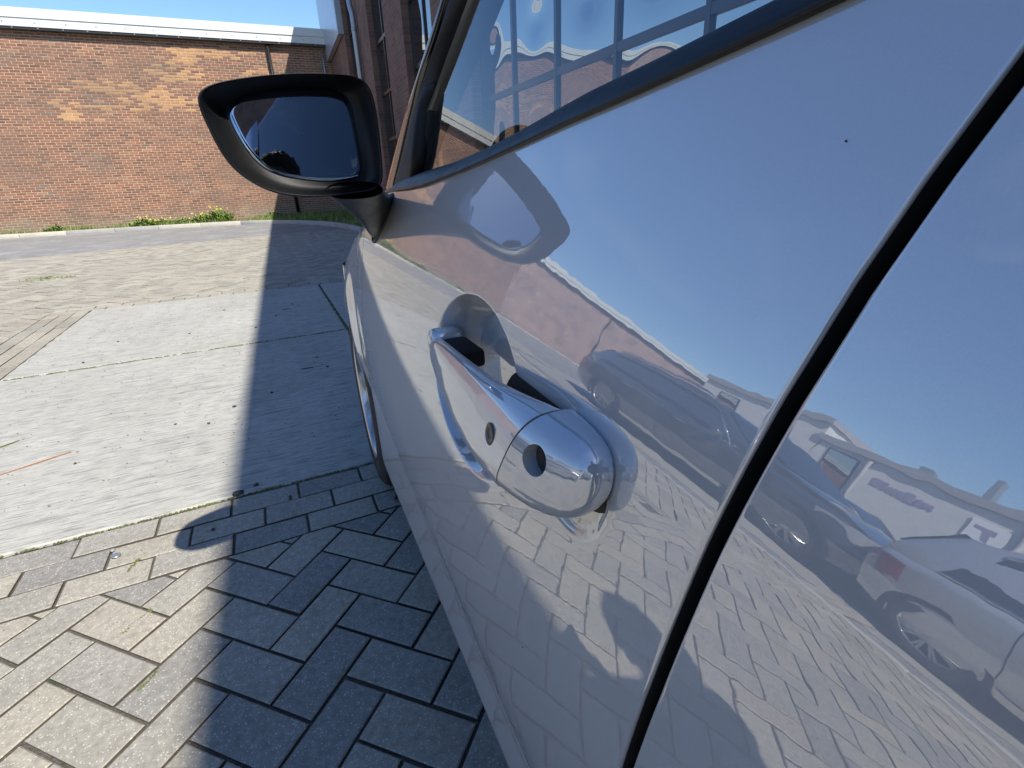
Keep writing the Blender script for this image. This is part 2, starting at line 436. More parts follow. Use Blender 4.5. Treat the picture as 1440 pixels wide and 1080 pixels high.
# straight courses next to the slabs (near edge three, left edge three, far edge two)
for ci, (xo, yt) in enumerate(((-.708, SLABY0-.012), (-.605, SLABY0-.012-JN), (-.694, SLABY0-.012-2*JN))):
    for i in range(-14, 16):
        x = xo+i*JM
        put([(x, yt-JN), (x+JM, yt-JN), (x+JM, yt), (x, yt)])
NEARY = SLABY0-.012-3*JN
for ci in range(3):
    x1 = SLABX0-.012-ci*JN
    for i in range(0, 20):
        y = SLABY0-.012+i*JM+(ci % 2)*JM/2
        put(clip([(x1-JN, y), (x1, y), (x1, y+JM), (x1-JN, y+JM)], 0, 1, SLABY1+.012))
LEFTX = SLABX0-.012-3*JN
for ci in range(2):
    y0 = SLABY1+.012+ci*JN
    for i in range(-10, 30):
        x = -1.9+i*JM+(ci % 2)*JM/2
        put(clip(clip([(x, y0), (x+JM, y0), (x+JM, y0+JN), (x, y0+JN)], -1, 0, -LEFTX), 1, 0, 4.6))
FARY = SLABY1+.012+2*JN
# herringbone, laid at 45 degrees
e1 = (math.sqrt(.5), -math.sqrt(.5)); e2 = (-math.sqrt(.5), -math.sqrt(.5)); B0 = (.043, 1.100)
def hb(a, b): return (B0[0]+(a*e1[0]+b*e2[0])*JN, B0[1]+(a*e1[1]+b*e2[1])*JN)
for k in range(-160, 160):
    for m_ in range(-60, 60):
        a0, b0 = k+2*m_, k-2*m_
        c = hb(a0, b0)
        if not (-4.8 < c[0] < 5.2 and -6.6 < c[1] < 12.8) or (c[0] < PX0-.3 and c[1] < 7.2): continue
        for (a1, b1, da, db) in ((a0, b0, 2, 1), (a0-1, b0, 1, 2)):
            poly = [hb(a1, b1), hb(a1+da, b1), hb(a1+da, b1+db), hb(a1, b1+db)]
            if area(poly) < 0: poly = poly[::-1]
            cx = sum(q[0] for q in poly)/4; cy = sum(q[1] for q in poly)/4
            if cx > 2.2 and cy < 6: continue
            poly = clip(poly, -1, 0, -PX0 if cy < 7.5 else 4.45)
            if len(poly) < 3: continue
            # outside the rectangle of slabs and its border courses
            if all(q[0] > LEFTX for q in poly) and all(NEARY < q[1] < FARY for q in poly): continue
            near = clip(poly, 0, 1, NEARY)
            far_ = clip(clip(poly, 0, -1, -FARY), -.23, 1, 11.62+4.15*.23)
            midp = clip(clip(clip(poly, 0, -1, -NEARY), 0, 1, FARY), 1, 0, LEFTX)
            full = clip(clip(poly, 1, 0, LEFTX), -.23, 1, 11.62+4.15*.23)
            if len(full) >= 3 and abs(abs(area(full))-abs(area(poly))) < 1e-7: put(poly)
            else:
                for q in (near, far_, midp):
                    if len(q) >= 3 and abs(area(q)) > .0004: put(q)
def pscore(poly):
    cx = sum(q[0] for q in poly)/len(poly); cy = sum(q[1] for q in poly)/len(poly)
    d = math.hypot(cx, cy)
    vis = (cx/max(cy, .01) > -.75) and cy > .35 and cx < .35
    refl = cx > -2.2 and -.3 < cy < 2.0 and cx < .35
    return d-(10 if vis and cy < 2 else 0)-(5 if refl else 0)
pieces.sort(key=pscore)
field = MB()
pc = 0
for poly in pieces:
    cx = sum(q[0] for q in poly)/len(poly); cy = sum(q[1] for q in poly)/len(poly)
    gsag = .004*math.sin(cx*2.3+1)*math.sin(cy*1.7)
    z = rng.uniform(-.0018, .0018)+gsag*.6
    geo = paver_geo(poly, z, (rng.uniform(-.012, .012), rng.uniform(-.012, .012)))
    if geo is None: continue
    V, F, c = geo
    if pc < 298:
        V = [(x-c[0], y-c[1], zz) for x, y, zz in V]
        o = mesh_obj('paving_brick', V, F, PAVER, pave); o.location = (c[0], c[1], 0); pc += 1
    else:
        t = rng.uniform(.80, 1.12); w = rng.uniform(-.015, .03)
        field.add(V, F, (t+w, t, t-w))
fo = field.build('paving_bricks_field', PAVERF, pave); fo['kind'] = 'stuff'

# concrete slabs, two by two metres
def slab_piece(x0, x1, y0, y1):
    nx, ny = 40, 40
    xs = np.linspace(x0, x1, nx); ys = np.linspace(y0, y1, ny)
    rag = lambda t, s: .0035*math.sin(t*37+s)+.003*math.sin(t*91+s*2)+.002*math.sin(t*203+s)
    loop = [(x, y0+rag(x, 1)) for x in xs]+[(x1+rag(y, 2), y) for y in ys[1:]]+[(x, y1+rag(x, 3)) for x in xs[::-1][1:]]+[(x0+rag(y, 4), y) for y in ys[::-1][1:-1]]
    n = len(loop); cx, cy = (x0+x1)/2, (y0+y1)/2
    ins = [(cx+(x-cx)*.9945, cy+(y-cy)*.9945) for x, y in loop]
    V = [(x, y, .004) for x, y in ins]+[(x, y, -.001) for x, y in loop]+[(x, y, -.03) for x, y in loop]
    F = [tuple(range(n))]+[(n+i, n+(i+1) % n, (i+1) % n, i) for i in range(n)]+[(2*n+i, 2*n+(i+1) % n, n+(i+1) % n, n+i) for i in range(n)]
    return mesh_obj('concrete_slab', V, F, SLAB, pave)
for (x0, x1) in ((SLABX0, SLABX1), (SLABX1+.022, SLABX1+2.0)):
    for (y0, y1) in ((SLABY0, SLABY0+1.99), (SLABY0+2.012, SLABY1)):
        slab_piece(x0, x1, y0, y1)

# kerb in front of the hall, curving towards the modern building
kpts = [(-26, 18.12), (-9, 18.08), (-6.2, 17.95), (-3.5, 17.75), (-.9, 17.35), (.3, 16.6), (1.2, 15.2), (1.75, 13.4), (1.95, 11.5)]
def polyline(pts, step):
    P = [Vector(p_) for p_ in pts]; out = [P[0]]; acc = 0
    dens = []
    for i in range(len(P)-1):
        p0, p1, p2, p3 = P[max(i-1, 0)], P[i], P[i+1], P[min(i+2, len(P)-1)]
        nseg = max(4, int((p2-p1).length/.1))
        for k in range(nseg):
            t = k/nseg
            a = .5*((2*p1)+(p2-p0)*t+(2*p0-5*p1+4*p2-p3)*t*t+(-p0+3*p1-3*p2+p3)*t**3); dens.append(a)
    dens.append(P[-1])
    for i in range(1, len(dens)):
        acc += (dens[i]-dens[i-1]).length
        if acc >= step: out.append(dens[i]); acc = 0
    return out
kp = polyline(kpts, 1.0)
kerb = empty('kerb', (kp[0].x, kp[0].y, 0)); kind(kerb)
for i in range(len(kp)-1):
    a, b = kp[i], kp[i+1]; d = (b-a); L_ = d.length; ang = math.atan2(d.y, d.x)
    mb = MB(); mb.box(.005, L_-.005, -.06, .06, -.03, .085)
    o = mb.build('kerb_stone', KERB, kerb, bevel=.012, seg=2)
    o.location = (a.x-kp[0].x, a.y-kp[0].y, rng.uniform(-.004, .004)); o.rotation_euler = (0, 0, ang)
vg = MB()
vg.grid(np.array([[(q.x, q.y, .035), (q.x+.2 if q.x > 0 else q.x, WALLY+.02, .035)] for q in kp[:-4]]))
vg.grid(np.array([[(q.x, q.y, .034), (2.95, q.y, .034)] for q in kp[-8:]]))
verge = vg.build('verge_soil', SOIL); kind(verge)

# ------------------------------------------------------------------ brick hall (front)
hall = tag(empty('brick_hall', (-6, WALLY, 0)), 'long low brown brick hall with orange brick patches and a white metal roof edge', 'building')
def hb_(mb, name, mat, **k):
    o = mb.build(name, mat, None, **k); o.data.transform(Matrix.Translation((6, -WALLY, 0))); o.parent = hall; return o
HW0, HW1, HH = -23.4, 2.9, 4.81
BX0 = -7.7
mb = MB(); mb.box(BX0, HW1, WALLY+.001, WALLY+.3, -.04, HH)
hb_(mb, 'mortar_wall', MORTAR)
mb = MB(); mb.box(HW0, BX0, WALLY, WALLY+.3, -.04, HH); hb_(mb, 'far_wall', FARBRICK)
mb = MB(); mb.box(HW0, HW1+6, WALLY+.3, WALLY+12, -.04, HH+.1); hb_(mb, 'hall_body', GREYWALL)
# bricks in stretcher bond
CH = .0632; BL = .2205
def nf(x, z, s):
    return math.sin(x*1.7*s+1.3)*math.sin(z*4.1*s+.5)+.6*math.sin(x*3.9*s+z*2.2*s)+.4*math.sin(x*.9*s-z*5*s+2)
BLOBS = [(-2.55, 3.55, 1.2, .20), (-1.3, 3.95, .7, .22), (-3.6, 3.15, .62, .12), (-1.6, 3.25, 1.15, .13), (-.55, 4.45, .9, .16), (.3, 3.5, .7, .12), (-3.2, 2.82, .35, .06),
         (.8, 4.05, .5, .1), (-1.1, 4.25, .5, .12), (-4.05, 2.9, .3, .15), (-2.2, 3.05, .9, .06)]
def brick_col(x, z):
    v = rng.random(); n = nf(x, z, 1.)
    o_ = max(math.exp(-((x-bx)/sx)**2-((z-bz)/sz)**2) for bx, bz, sx, sz in BLOBS)
    if o_*1.0+rng.uniform(-.5, .42) > .60: c = (.60, .33, .14)
    elif o_ > .25 and v < .16: c = (.50, .27, .13)
    elif v < .025: c = (.38, .17, .10)
    elif v < .07: c = (.40, .21, .12)
    elif n > .9 and v < .3: c = (.25, .17, .125)
    elif v < .55: c = (.335, .155, .09)
    elif v < .85: c = (.28, .132, .08)
    else: c = (.21, .105, .068)
    k = rng.uniform(.64, .84)
    return tuple(q*k for q in c)
bricks = []
for r in range(int((HH-.0)/CH)):
    z = r*CH+.004
    off = (r % 2)*BL/2+rng.uniform(-.006, .006)
    i = 0
    x = BX0-off
    while x < HW1:
        bricks.append((x, z)); x += BL
random.Random(3).shuffle(bricks)
BV = [(0, 0, 0), (1, 0, 0), (1, 0, 1), (0, 0, 1), (-.0, 1, -.0), (1, 1, -.0), (1, 1, 1.), (-.0, 1, 1.)]
BF = [(0, 1, 2, 3), (0, 3, 7, 4), (1, 5, 6, 2), (3, 2, 6, 7), (0, 4, 5, 1)]
bm_ = MB(); nb = 0
def bscore(b): # seen largest: left part of the wall in direct view
    return abs(b[0]+4.2)*1.4+abs(b[1]-3.4)
bricks.sort(key=bscore)
for x, z in bricks:
    x0, x1 = max(x, BX0), min(x+BL-.0155, HW1)
    if x1-x0 < .03: continue
    dy = rng.uniform(.000, .003); hgt = CH-.0165+rng.uniform(-.001, .001)
    c = brick_col((x0+x1)/2, z)
    V = [(x0+(x1-x0)*a, WALLY-dy-.004+b*.02, z+cc*hgt) for a, b, cc in BV]
    if nb < 298:
        t = MB().add([(a-x0, b-WALLY, cc-z) for a, b, cc in V], BF, c)
        o = t.build('brick', BRICKP, hall); o.location = (x0+6, 0, z); nb += 1
    else: bm_.add(V, BF, c)
o = hb_(bm_, 'bricks_rest', BRICKP); o['kind'] = 'stuff'
# coping: sheet panels with a fold and fixing screws, black strip under it
for x0 in np.arange(HW0, HW1+.3, 2.4):
    x1 = min(x0+2.395, HW1+.4)
    mb = MB(); mb.box(x0, x1, WALLY-.20, WALLY+.35, HH+.185, HH+.385); mb.box(x0, x1, WALLY-.185, WALLY+.3, HH+.0, HH+.185)
    mb.box(x0, x1, WALLY-.206, WALLY-.199, HH+.180, HH+.190)
    hb_(mb, 'coping_panel', COPING)
mb = MB(); mb.box(HW0, HW1+.3, WALLY-.165, WALLY-.05, HH-.055, HH-.001); hb_(mb, 'soffit_board', FRAME)
mb = MB()
for x in np.arange(HW0+.1, HW1, .62):
    mb.box(x-.014, x+.014, WALLY-.192, WALLY-.186, HH+.07, HH+.10)
for x in np.arange(HW0+.35, HW1, .5):
    mb.box(x-.012, x+.012, WALLY-.172, WALLY-.166, HH-.035, HH-.012)
o = hb_(mb, 'fixing_screws', ZINC); o['kind'] = 'stuff'
for px_ in (1.12, -13.4):
    mb = MB(); mb.tube([(px_, WALLY-.075, 0.02), (px_, WALLY-.075, HH-.06)], .05, 12)
    hb_(mb, 'downpipe', simple('black_downpipe', (.012, .012, .012), .4), smooth=True)
for px_ in (2.62, ):
    mb = MB(); mb.tube([(px_, WALLY-.05, 3.5), (px_, WALLY-.05, HH-.1)], .02, 8); hb_(mb, 'cable', ZINC, smooth=True)

# ------------------------------------------------------------------ modern building (right), its roof edge throws the long shadow
FA = math.atan2(-.036, -1)      # direction of the facade going towards the camera
fac = tag(empty('modern_building', (2.87, WALLY, 0), math.atan2(-1, -.036)), 'modern brick building with dark window strips and a grey downpipe, behind the mirror', 'building')
# local x = along the facade towards the camera, local y = to the left of that direction = outdoors? (checked below)
OUT = 1 if (Matrix.Rotation(fac.rotation_euler.z, 3, 'Z') @ Vector((0, 1, 0))).x < 0 else -1
def fs(Y): return (WALLY-Y)/math.cos(.036)
RH = 6.3
FBRICK = brick_tex_mat('facade_brick', (.20, .105, .075), (.125, .07, .055), (.19, .14, .11), .22, .0625, .010, (0, 0, 0), .5, True)
def fbox(mb, y0, y1, d0, d1, z0, z1):
    "y0,y1 world Y positions along the facade, d = outward depth"
    a, b = sorted((fs(y0), fs(y1))); c, d = sorted((OUT*d0, OUT*d1))
    mb.box(a, b, c, d, z0, z1)
wins = [(15.15, 13.70), (11.87, 10.38), (9.02, 7.45), (6.05, .75), (-.55, -2.1)]
ends = [19.5]+[q for w in wins for q in w]+[-5.4]
piers = [(ends[i], ends[i+1]) for i in range(0, len(ends), 2)]
for a, b in piers:
    mb = MB(); fbox(mb, a, b, -.35, 0, -.04, RH-.25); mb.build('pier', FBRICK, fac)
mb = MB(); fbox(mb, 19.5, -5.4, -.35, .02, RH-.25, RH); fbox(mb, 19.5, -5.4, -9, -.35, RH-.3, RH-.02); mb.build('roof_edge', PANEL, fac)
mb = MB(); fbox(mb, 19.5, -5.4, -9, -.6, -.04, RH-.3); mb.build('inner_body', GREYWALL, fac)
BARS = [.12, .98, 1.79, 2.62, 3.50, 4.36, 5.2, RH-.25]
def pane(y0, y1, z0, z1, parent, wob):
    n = 22
    P = np.zeros((n, n, 3)); a, b = fs(y0), fs(y1)
    ph = rng.uniform(0, 6.28); s1 = rng.uniform(.6, 1.2)*rng.choice((-1, 1)); cx, cy = rng.uniform(.35, .65), rng.uniform(.35, .65)
    for i in range(n):
        for j in range(n):
            u, v = i/(n-1), j/(n-1)
            e = math.sin(math.pi*u)*math.sin(math.pi*v)
            blob = math.exp(-((u-cx)/.24)**2-((v-cy)/.22)**2)
            d = wob*(e*.25*s1+blob*e*1.5+.10*math.sin(5*u+ph)*math.sin(4.3*v+ph*.7)*e)
            P[i, j] = (a+(b-a)*u, OUT*(-.14-d), z0+(z1-z0)*v)
    mb = MB(); mb.grid(P)
    return mb.build('pane', PANE, parent, smooth=True)
for wi, (a, b) in enumerate(wins):
    n = max(2, round((a-b)/.82))
    ys = np.linspace(a, b, n+1)
    mb = MB()
    for i, y in enumerate(ys):
        h_ = .019
        y_ = min(max(y, b+h_), a-h_)
        fbox(mb, y_+h_, y_-h_, -.16, -.115, .08, RH-.26)
    for z in BARS:
        fbox(mb, a-.04, b+.04, -.159, -.118, z-.028, z+.028)
    fr_ = mb.build('window_frame', FRAME, fac)
    for i in range(n):
        for k in range(len(BARS)-1):
            pane(ys[i]-.020, ys[i+1]+.020, BARS[k]+.029, BARS[k+1]-.029, fr_, .0155 if wi == 3 else .005)
    mb = MB(); fbox(mb, a, b, -.3, -.0, -.04, .079); mb.build('sill', KERB, fac)
# overhanging grey blue box at the far end
mb = MB(); fbox(mb, 19.1, 15.35, .02, .13, 4.42, RH+.9); mb.build('cladding_box', PANEL, fac)
mb = MB(); fbox(mb, 15.345, 15.16, .0, .14, 4.40, RH+.9); mb.build('cladding_trim', ZINC, fac)
y = 13.05
mb = MB(); s_ = fs(y); o_ = OUT
mb.tube([(s_-.12, o_*.10, RH), (s_-.12, o_*.10, 4.62), (s_-.05, o_*.10, 4.45), (s_, o_*.08, 4.30), (s_, o_*.08, .03)], .055, 14)
for z in (1.2, 2.6, 4.0): mb.tube([(s_, o_*.08, z), (s_, o_*.08, z+.05)], .062, 14)
mb.build('downpipe', ZINC, fac, smooth=True)

# ------------------------------------------------------------------ the silver car in the foreground
car = tag(empty('silver_car', (.95, .2, 0)), 'light silver hatchback filling the right side, with black wing mirror and double keyhole door handle', 'car')
CT = Matrix.Translation((-.95, -.2, 0))
def cpart(o):
    o.data.transform(CT); o.parent = car; return o
# body side surface X(Y, z), from a tilt profile over height and a plan profile along the car
ZK = [.20, .45, .55, .60, .65, .70, .74, .78, .82, .86, .90, .94, 1.0, 1.1]
TK = [-13, -11.74, -6.54, -3.23, -1.78, .44, 2.82, 4.66, 7.51, 10.44, 13.6, 22.0, 19.6, 20.5]
YK = [-1.6, .05, .16, .25, .4, .55, .75, 1.0, 1.4]
PK = [1.8, 1.8, 2.55, 2.6, 3.75, 4.05, 4.45, 4.82, 5.57]
YR = [-1.6, -.30, -.05, .05, .12]
PR = [3.0, 2.5, 2.9, 3.7, 4.0]
KS, D0, TW = .160, .119, .223
zf = np.linspace(.0, 1.3, 1301); yf = np.linspace(-2.2, 2.6, 4801)
def _sm(x, k): return np.convolve(np.pad(x, k//2, mode='edge'), np.ones(k)/k, 'valid')
_t = np.tan(np.radians(_sm(_sm(np.interp(zf, ZK, TK), 41), 31)))
_p = np.tan(np.radians(_sm(_sm(np.interp(yf, YK, PK), 101), 81)))
_pr = np.tan(np.radians(_sm(_sm(np.interp(yf, YR, PR), 61), 41)))
def _cum(f, x): return np.concatenate([[0], np.cumsum((f[1:]+f[:-1])/2*np.diff(x))])
FZ = _cum(_t, zf); FZ -= np.interp(.85, zf, FZ)
GY = _cum(_p, yf); GY -= np.interp(.22, yf, GY)
GR_ = _cum(_pr, yf); GR_ += np.interp(.097, yf, GY)-np.interp(.097, yf, GR_)
def cubic(xq, xs, fs_):
    "C1 lookup: linear interpolation on the dense table is smooth enough once the table is fine"
    return np.interp(xq, xs, fs_)
def sst(a, b, x):
    t = np.clip((x-a)/(b-a), 0, 1); return t*t*(3-2*t)
def side(Y, z, dish=True):
    Y = np.asarray(Y, float); z = np.asarray(z, float)
    y = np.maximum(Y-.22, -.45); y = np.where(y < .60, y, .60+.16*np.tanh((y-.60)/.16))
    zz = np.clip(z-.8, -.22, .25)
    X = D0+cubic(z-KS*y, zf, FZ)+np.where(Y < gapL(z)-GW*.5, cubic(Y, yf, GR_), cubic(Y, yf, GY))+TW*y*zz
    # flared lower edge of the door, curling under at the bottom
    xb = .1290+.024*(np.maximum(Y, .1)-.33)+np.clip((.398-z)/.075, 0, 3)**2*.026+np.clip((z-.40), 0, 1)**2*.12
    d = X-xb; k = .0012
    h = np.clip(.5+.5*d/k, 0, 1); Xs = X*(1-h)+xb*h-k*h*(1-h)
    X = X+(Xs-X)*sst(.60, .54, z)*sst(1.30, 1.05, Y)
    if dish:
        X = X+dishf(Y, z)
    return X
def dishf(Y, z):
    q = np.sqrt(((Y-.357)/.102)**2+((z-.846)/.068)**2)
    s_ = np.clip((1-q)/.36, 0, 1)
    d = .036*(1-(1-s_)**2.2)
    # flat seat round the key cap
    yy = np.clip(Y, .188, .30); r = np.sqrt((Y-yy)**2+(z-.8535)**2)
    RR = .0062; rr_ = np.clip((.0322-r)/RR, 0, 1); c = np.where(r < .0322, RR-np.sqrt(np.maximum(RR*RR-(rr_*RR*.97)**2, 0)), 0.)*.75
    # soft raised lip round both
    return np.maximum(d, c)
BELT = [(-.85, 1.108), (-.4, 1.083), (0, 1.0595), (.085, 1.0515), (.126, 1.0453), (.180, 1.0385), (.224, 1.0331), (.2895, 1.0259), (.3966, 1.0123), (.4806, 1.0026), (.605, .9913), (.703, .9867), (.871, .982), (.910, .9793), (.95, .970), (1.17, .937)]
def beltz(Y): return interp(Y, BELT)
def gapL(z): return np.interp(z, [.2, .5, .73, .80, .84, .874, .90, .93, .966, .994, 1.023, 1.08], [.155, .144, .122, .112, .107, .103, .0995, .0955, .089, .082, .073, .050])
GW = .0058
def panel(name, y0f, y1f, z0f, z1f, ny, nz_, ywarp=None, zwarp=None, dish=False, rolls=(1, 1, 1, 0), parent=None):
    "sheet of the side surface; y0f(z), y1f(z), z0f(Y), z1f(Y); rolls = folded edges at y0, y1, z0, z1"
    us = np.linspace(0, 1, ny) if ywarp is None else ywarp
    vs = np.linspace(0, 1, nz_) if zwarp is None else zwarp
    r = .0018
    U, V = np.meshgrid(us, vs, indexing='ij')
    Z = z0f(.4)+(z1f(.4)-z0f(.4))*V
    for _ in range(4):
        Y = y0f(Z)+(y1f(Z)-y0f(Z))*U
        Z = z0f(Y)+(z1f(Y)-z0f(Y))*V
    X = side(Y, Z, dish)
    P = np.stack([X, Y, Z], -1)
    def addroll(P, axis, end, d):
        P = np.moveaxis(P, axis, 0)
        if end: P = P[::-1]
        dirv = P[0]-P[1]; dirv = dirv/np.linalg.norm(dirv, axis=-1, keepdims=True)
        rows = [P[0]]
        P = np.concatenate([(P[0]-dirv*.0005)[None], P[1:]], 0)
        for a in np.radians([12, 28, 46, 64, 80, 90]):
            rows.append(rows[0]+dirv*r*math.sin(a)+np.array([r*(1-math.cos(a)), 0, 0]))
        rows.append(rows[-1]+np.array([.026, 0, 0]))
        P = np.concatenate([np.array(rows[::-1]), P], 0)
        if end: P = P[::-1]
        return np.moveaxis(P, 0, axis)
    if rolls[0]: P = addroll(P, 0, 0, 0)
    if rolls[1]: P = addroll(P, 0, 1, 0)
    if rolls[2]: P = addroll(P, 1, 0, 0)
    if rolls[3]: P = addroll(P, 1, 1, 0)
    n_, m_ = P.shape[:2]
    mb = MB(); mb.grid(P); o = mb.build(name, PAINT, None, smooth=True)
    o.data.materials.append(DARK)      # folded flanges blackened to stand for the shade inside the shut lines
    mi = np.zeros((n_-1, m_-1), int)
    if rolls[0]: mi[:1, :] = 1
    if rolls[1]: mi[-1:, :] = 1
    if rolls[2]: mi[:, :1] = 1
    o.data.polygons.foreach_set('material_index', mi.reshape(-1).tolist())
    return cpart(o)
def warp(dens, n):
    x = np.linspace(0, 1, 2000); d = np.array([dens(q) for q in x]); c = np.cumsum(d); c = (c-c[0])/(c[-1]-c[0])
    return np.interp(np.linspace(0, 1, n), c, x)
YF0 = 1.165
uw = warp(lambda u: 1+5*math.exp(-((u-.22)/.13)**4), 480)
vw = warp(lambda v: 1+3.5*math.exp(-((v-.74)/.16)**4), 350)
R_ = .0018
front_door = panel('front_door', lambda z: gapL(z)+R_, lambda z: YF0+0*z-R_, lambda Y: .315+0*np.asarray(Y), lambda Y: beltz(Y)+.006, 480, 350, uw, vw, True)
rear_door = panel('rear_door', lambda z: -.86+.35*np.clip(z-.6, 0, 1)*-.6+0*z, lambda z: gapL(z)-GW-R_, lambda Y: .315+0*np.asarray(Y), lambda Y: beltz(Y)+.006, 150, 120)
# dark rubber seal deep in the gaps
def strip(name, ys, zs, depth, half, mat):
    P = []
    for y, z in zip(ys, zs):
        x = float(side(y, z, False))+depth
        P.append([(x, y-half, z), (x-.001, y, z), (x, y+half, z)])
    mb = MB(); mb.grid(np.array(P)); return cpart(mb.build(name, mat, None, smooth=True))
zs = np.linspace(.28, 1.06, 40)
strip('door_seal', gapL(zs)-GW/2, zs, .021, .02, DARK)
strip('door_seal', np.full(40, YF0+.0025), np.linspace(.28, .95, 40), .021, .02, DARK)
# sill panel under the doors
P = []
for Y in np.linspace(-.9, 1.33, 60):
    row = []
    for z in (.335, .315, .29, .26, .22, .19, .172, .165, .16):
        base = float(side(Y, .315, False))
        off = {.335: .03, .315: .014, .29: .008, .26: .010, .22: .018, .19: .028, .172: .036, .165: .045, .16: .09}[z]
        row.append((base+off, Y, z))
    P.append(row)
mb = MB(); mb.grid(np.array(P)); cpart(mb.build('rocker_panel', PAINT, None, smooth=True))

# front fender with wheel arch
WC = Vector((.198, 1.655, .312)); WR = .312
AR = .352
TOPL = [(.90, .968), (1.165, .934), (1.45, .880), (1.65, .825), (1.92, .755), (2.1, .715)]
def fside(Y, z):
    x = side(Y, z, False)
    q = math.hypot(Y-WC.y, z-WC.z)
    x = x-.018*math.exp(-((q-AR)/.07)**2)*(1 if z < .8 else .5)
    return float(x)
P = []
ys = np.concatenate([np.linspace(YF0+.003, WC.y-AR+.004, 12), WC.y-AR*np.cos(np.linspace(.06, math.pi-.06, 50)), np.linspace(WC.y+AR-.004, 2.06, 6)])
for Y in ys:
    dy = abs(Y-WC.y)
    zb = WC.z+math.sqrt(max(AR*AR-dy*dy, 0)) if dy < AR else .20
    zb = max(zb, .20)
    zt = float(interp(Y, TOPL))
    row = [(fside(Y, zb)+.035, Y, zb+.002), (fside(Y, zb)+.004, Y, zb)]
    zz_ = np.linspace(zb+.002, zt-.03, 36)
    row += [(fside(Y, z), Y, z) for z in zz_]
    xt = fside(Y, zt-.03)
    for a in np.radians([20, 40, 60, 80]):
        row.append((xt+.008*math.sin(a)+.035*(1-math.cos(a)), Y, zt-.03+.03*math.sin(a)))
    row.append((xt+.06, Y, zt+.006))
    P.append(row)
FEND = np.array(P)
mb = MB(); mb.grid(FEND); cpart(mb.build('front_fender', PAINT, None, smooth=True))
# mirror transform to the far side
cy_, sy_ = math.cos(R(3)), math.sin(R(3))
nv = np.array([cy_, -sy_, 0]); CC = np.array([.962, .2, 0])
def mir(P):
    P = np.asarray(P, float); d = (P-CC) @ nv; return P-2*d[..., None]*nv
def far_grid(name, P, mat, smooth=True):
    mb = MB(); mb.grid(mir(P)); return cpart(mb.build(name, mat, None, smooth=smooth))
far_grid('front_fender', FEND, PAINT)
# nose: headlamp, bumper
def nose(s, z):
    Yb = 2.06; xb = fside(2.06, min(z, .70))
    a = s*math.pi/2
    rx = (.80-.04*(z < .5)); 
    return (xb+rx*(1-math.cos(a))**1.25*1.05, Yb+.30*math.sin(a)**.9*(1.0 if z < .62 else 1-(z-.62)*1.6), z)
def nosegrid(s0, s1, z0, z1, n=24, m=14):
    return np.array([[nose(s, z) for z in np.linspace(z0, z1, m)] for s in np.linspace(s0, s1, n)])
G1 = nosegrid(0, 1, .19, .60); G2 = nosegrid(0, .5, .60, .705); G3 = nosegrid(.5, 1, .60, .715)
for Gq, nm, mt in ((G1, 'front_bumper', PAINT), (G2, 'headlight', LAMPGLASS), (G3, 'grille', GLOSSBLACK)):
    mb = MB(); mb.grid(Gq); cpart(mb.build(nm, mt, None, smooth=True)); far_grid(nm, Gq, mt)
# bonnet lofted between the two fender tops and the nose
top = [tuple(FEND[i][-1]) for i in range(0, len(FEND), 4)]
tl = [(float(fside(.92, .93))+.06, .93, .972)]+top+[(nose(.4, .71)[0], nose(.4, .71)[1], .718)]
HP = []
for q in tl:
    a = np.array(q); b = mir(a)
    HP.append([a+(b-a)*t+np.array([0, 0, .035*math.sin(math.pi*t)]) for t in np.linspace(0, 1, 16)])
HP = np.array(HP); HP[-1, :, 1] += .17*np.sin(np.linspace(0, math.pi, 16)); HP[0, :, 1] += .30*np.sin(np.linspace(0, math.pi, 16))**.8
mb = MB(); mb.grid(HP); cpart(mb.build('bonnet', PAINT, None, smooth=True))
# rear quarter and tail, roughly
def qside(Y, z):
    s_ = np.clip((-.86-Y)/.75, 0, 1)
    return float(side(-.86, z, False))+.10*s_**2-.0*Y+(Y+.86)*math.tan(R(3))
WCR = Vector((.115, -.915, .312))
P = []
for Y in np.concatenate([WCR.y+AR*np.cos(np.linspace(.9, math.pi-.06, 30)), np.linspace(WCR.y-AR-.01, -1.62, 8)]):
    dy = abs(Y-WCR.y); zb = max(WCR.z+math.sqrt(max(AR*AR-dy*dy, 0)) if dy < AR else .22, .22)
    row = [(qside(Y, zb)+.04, Y, zb)]+[(qside(Y, z), Y, z) for z in np.linspace(zb, 1.10, 18)]
    P.append(row)
P = np.array(P); mb = MB(); mb.grid(P); cpart(mb.build('rear_quarter', PAINT, None, smooth=True)); far_grid('rear_quarter', P, PAINT)
a = P[-1]; b = mir(a)
TP = np.array([[a[j]+(b[j]-a[j])*t+np.array([sy_, cy_, 0])*(-.14*math.sin(math.pi*t)**.5) for t in np.linspace(0, 1, 14)] for j in range(1, len(a))])
mb = MB(); mb.grid(TP); cpart(mb.build('tailgate', PAINT, None, smooth=True))
# far side doors
zz_ = np.linspace(.2, 1.0, 14)
P = np.array([[(float(side(Y, z, False)), Y, min(z, 1.0)*float(beltz(Y))/1.0) for z in zz_] for Y in np.linspace(-.86, YF0, 26)])
far_grid('far_side_doors', P, PAINT)

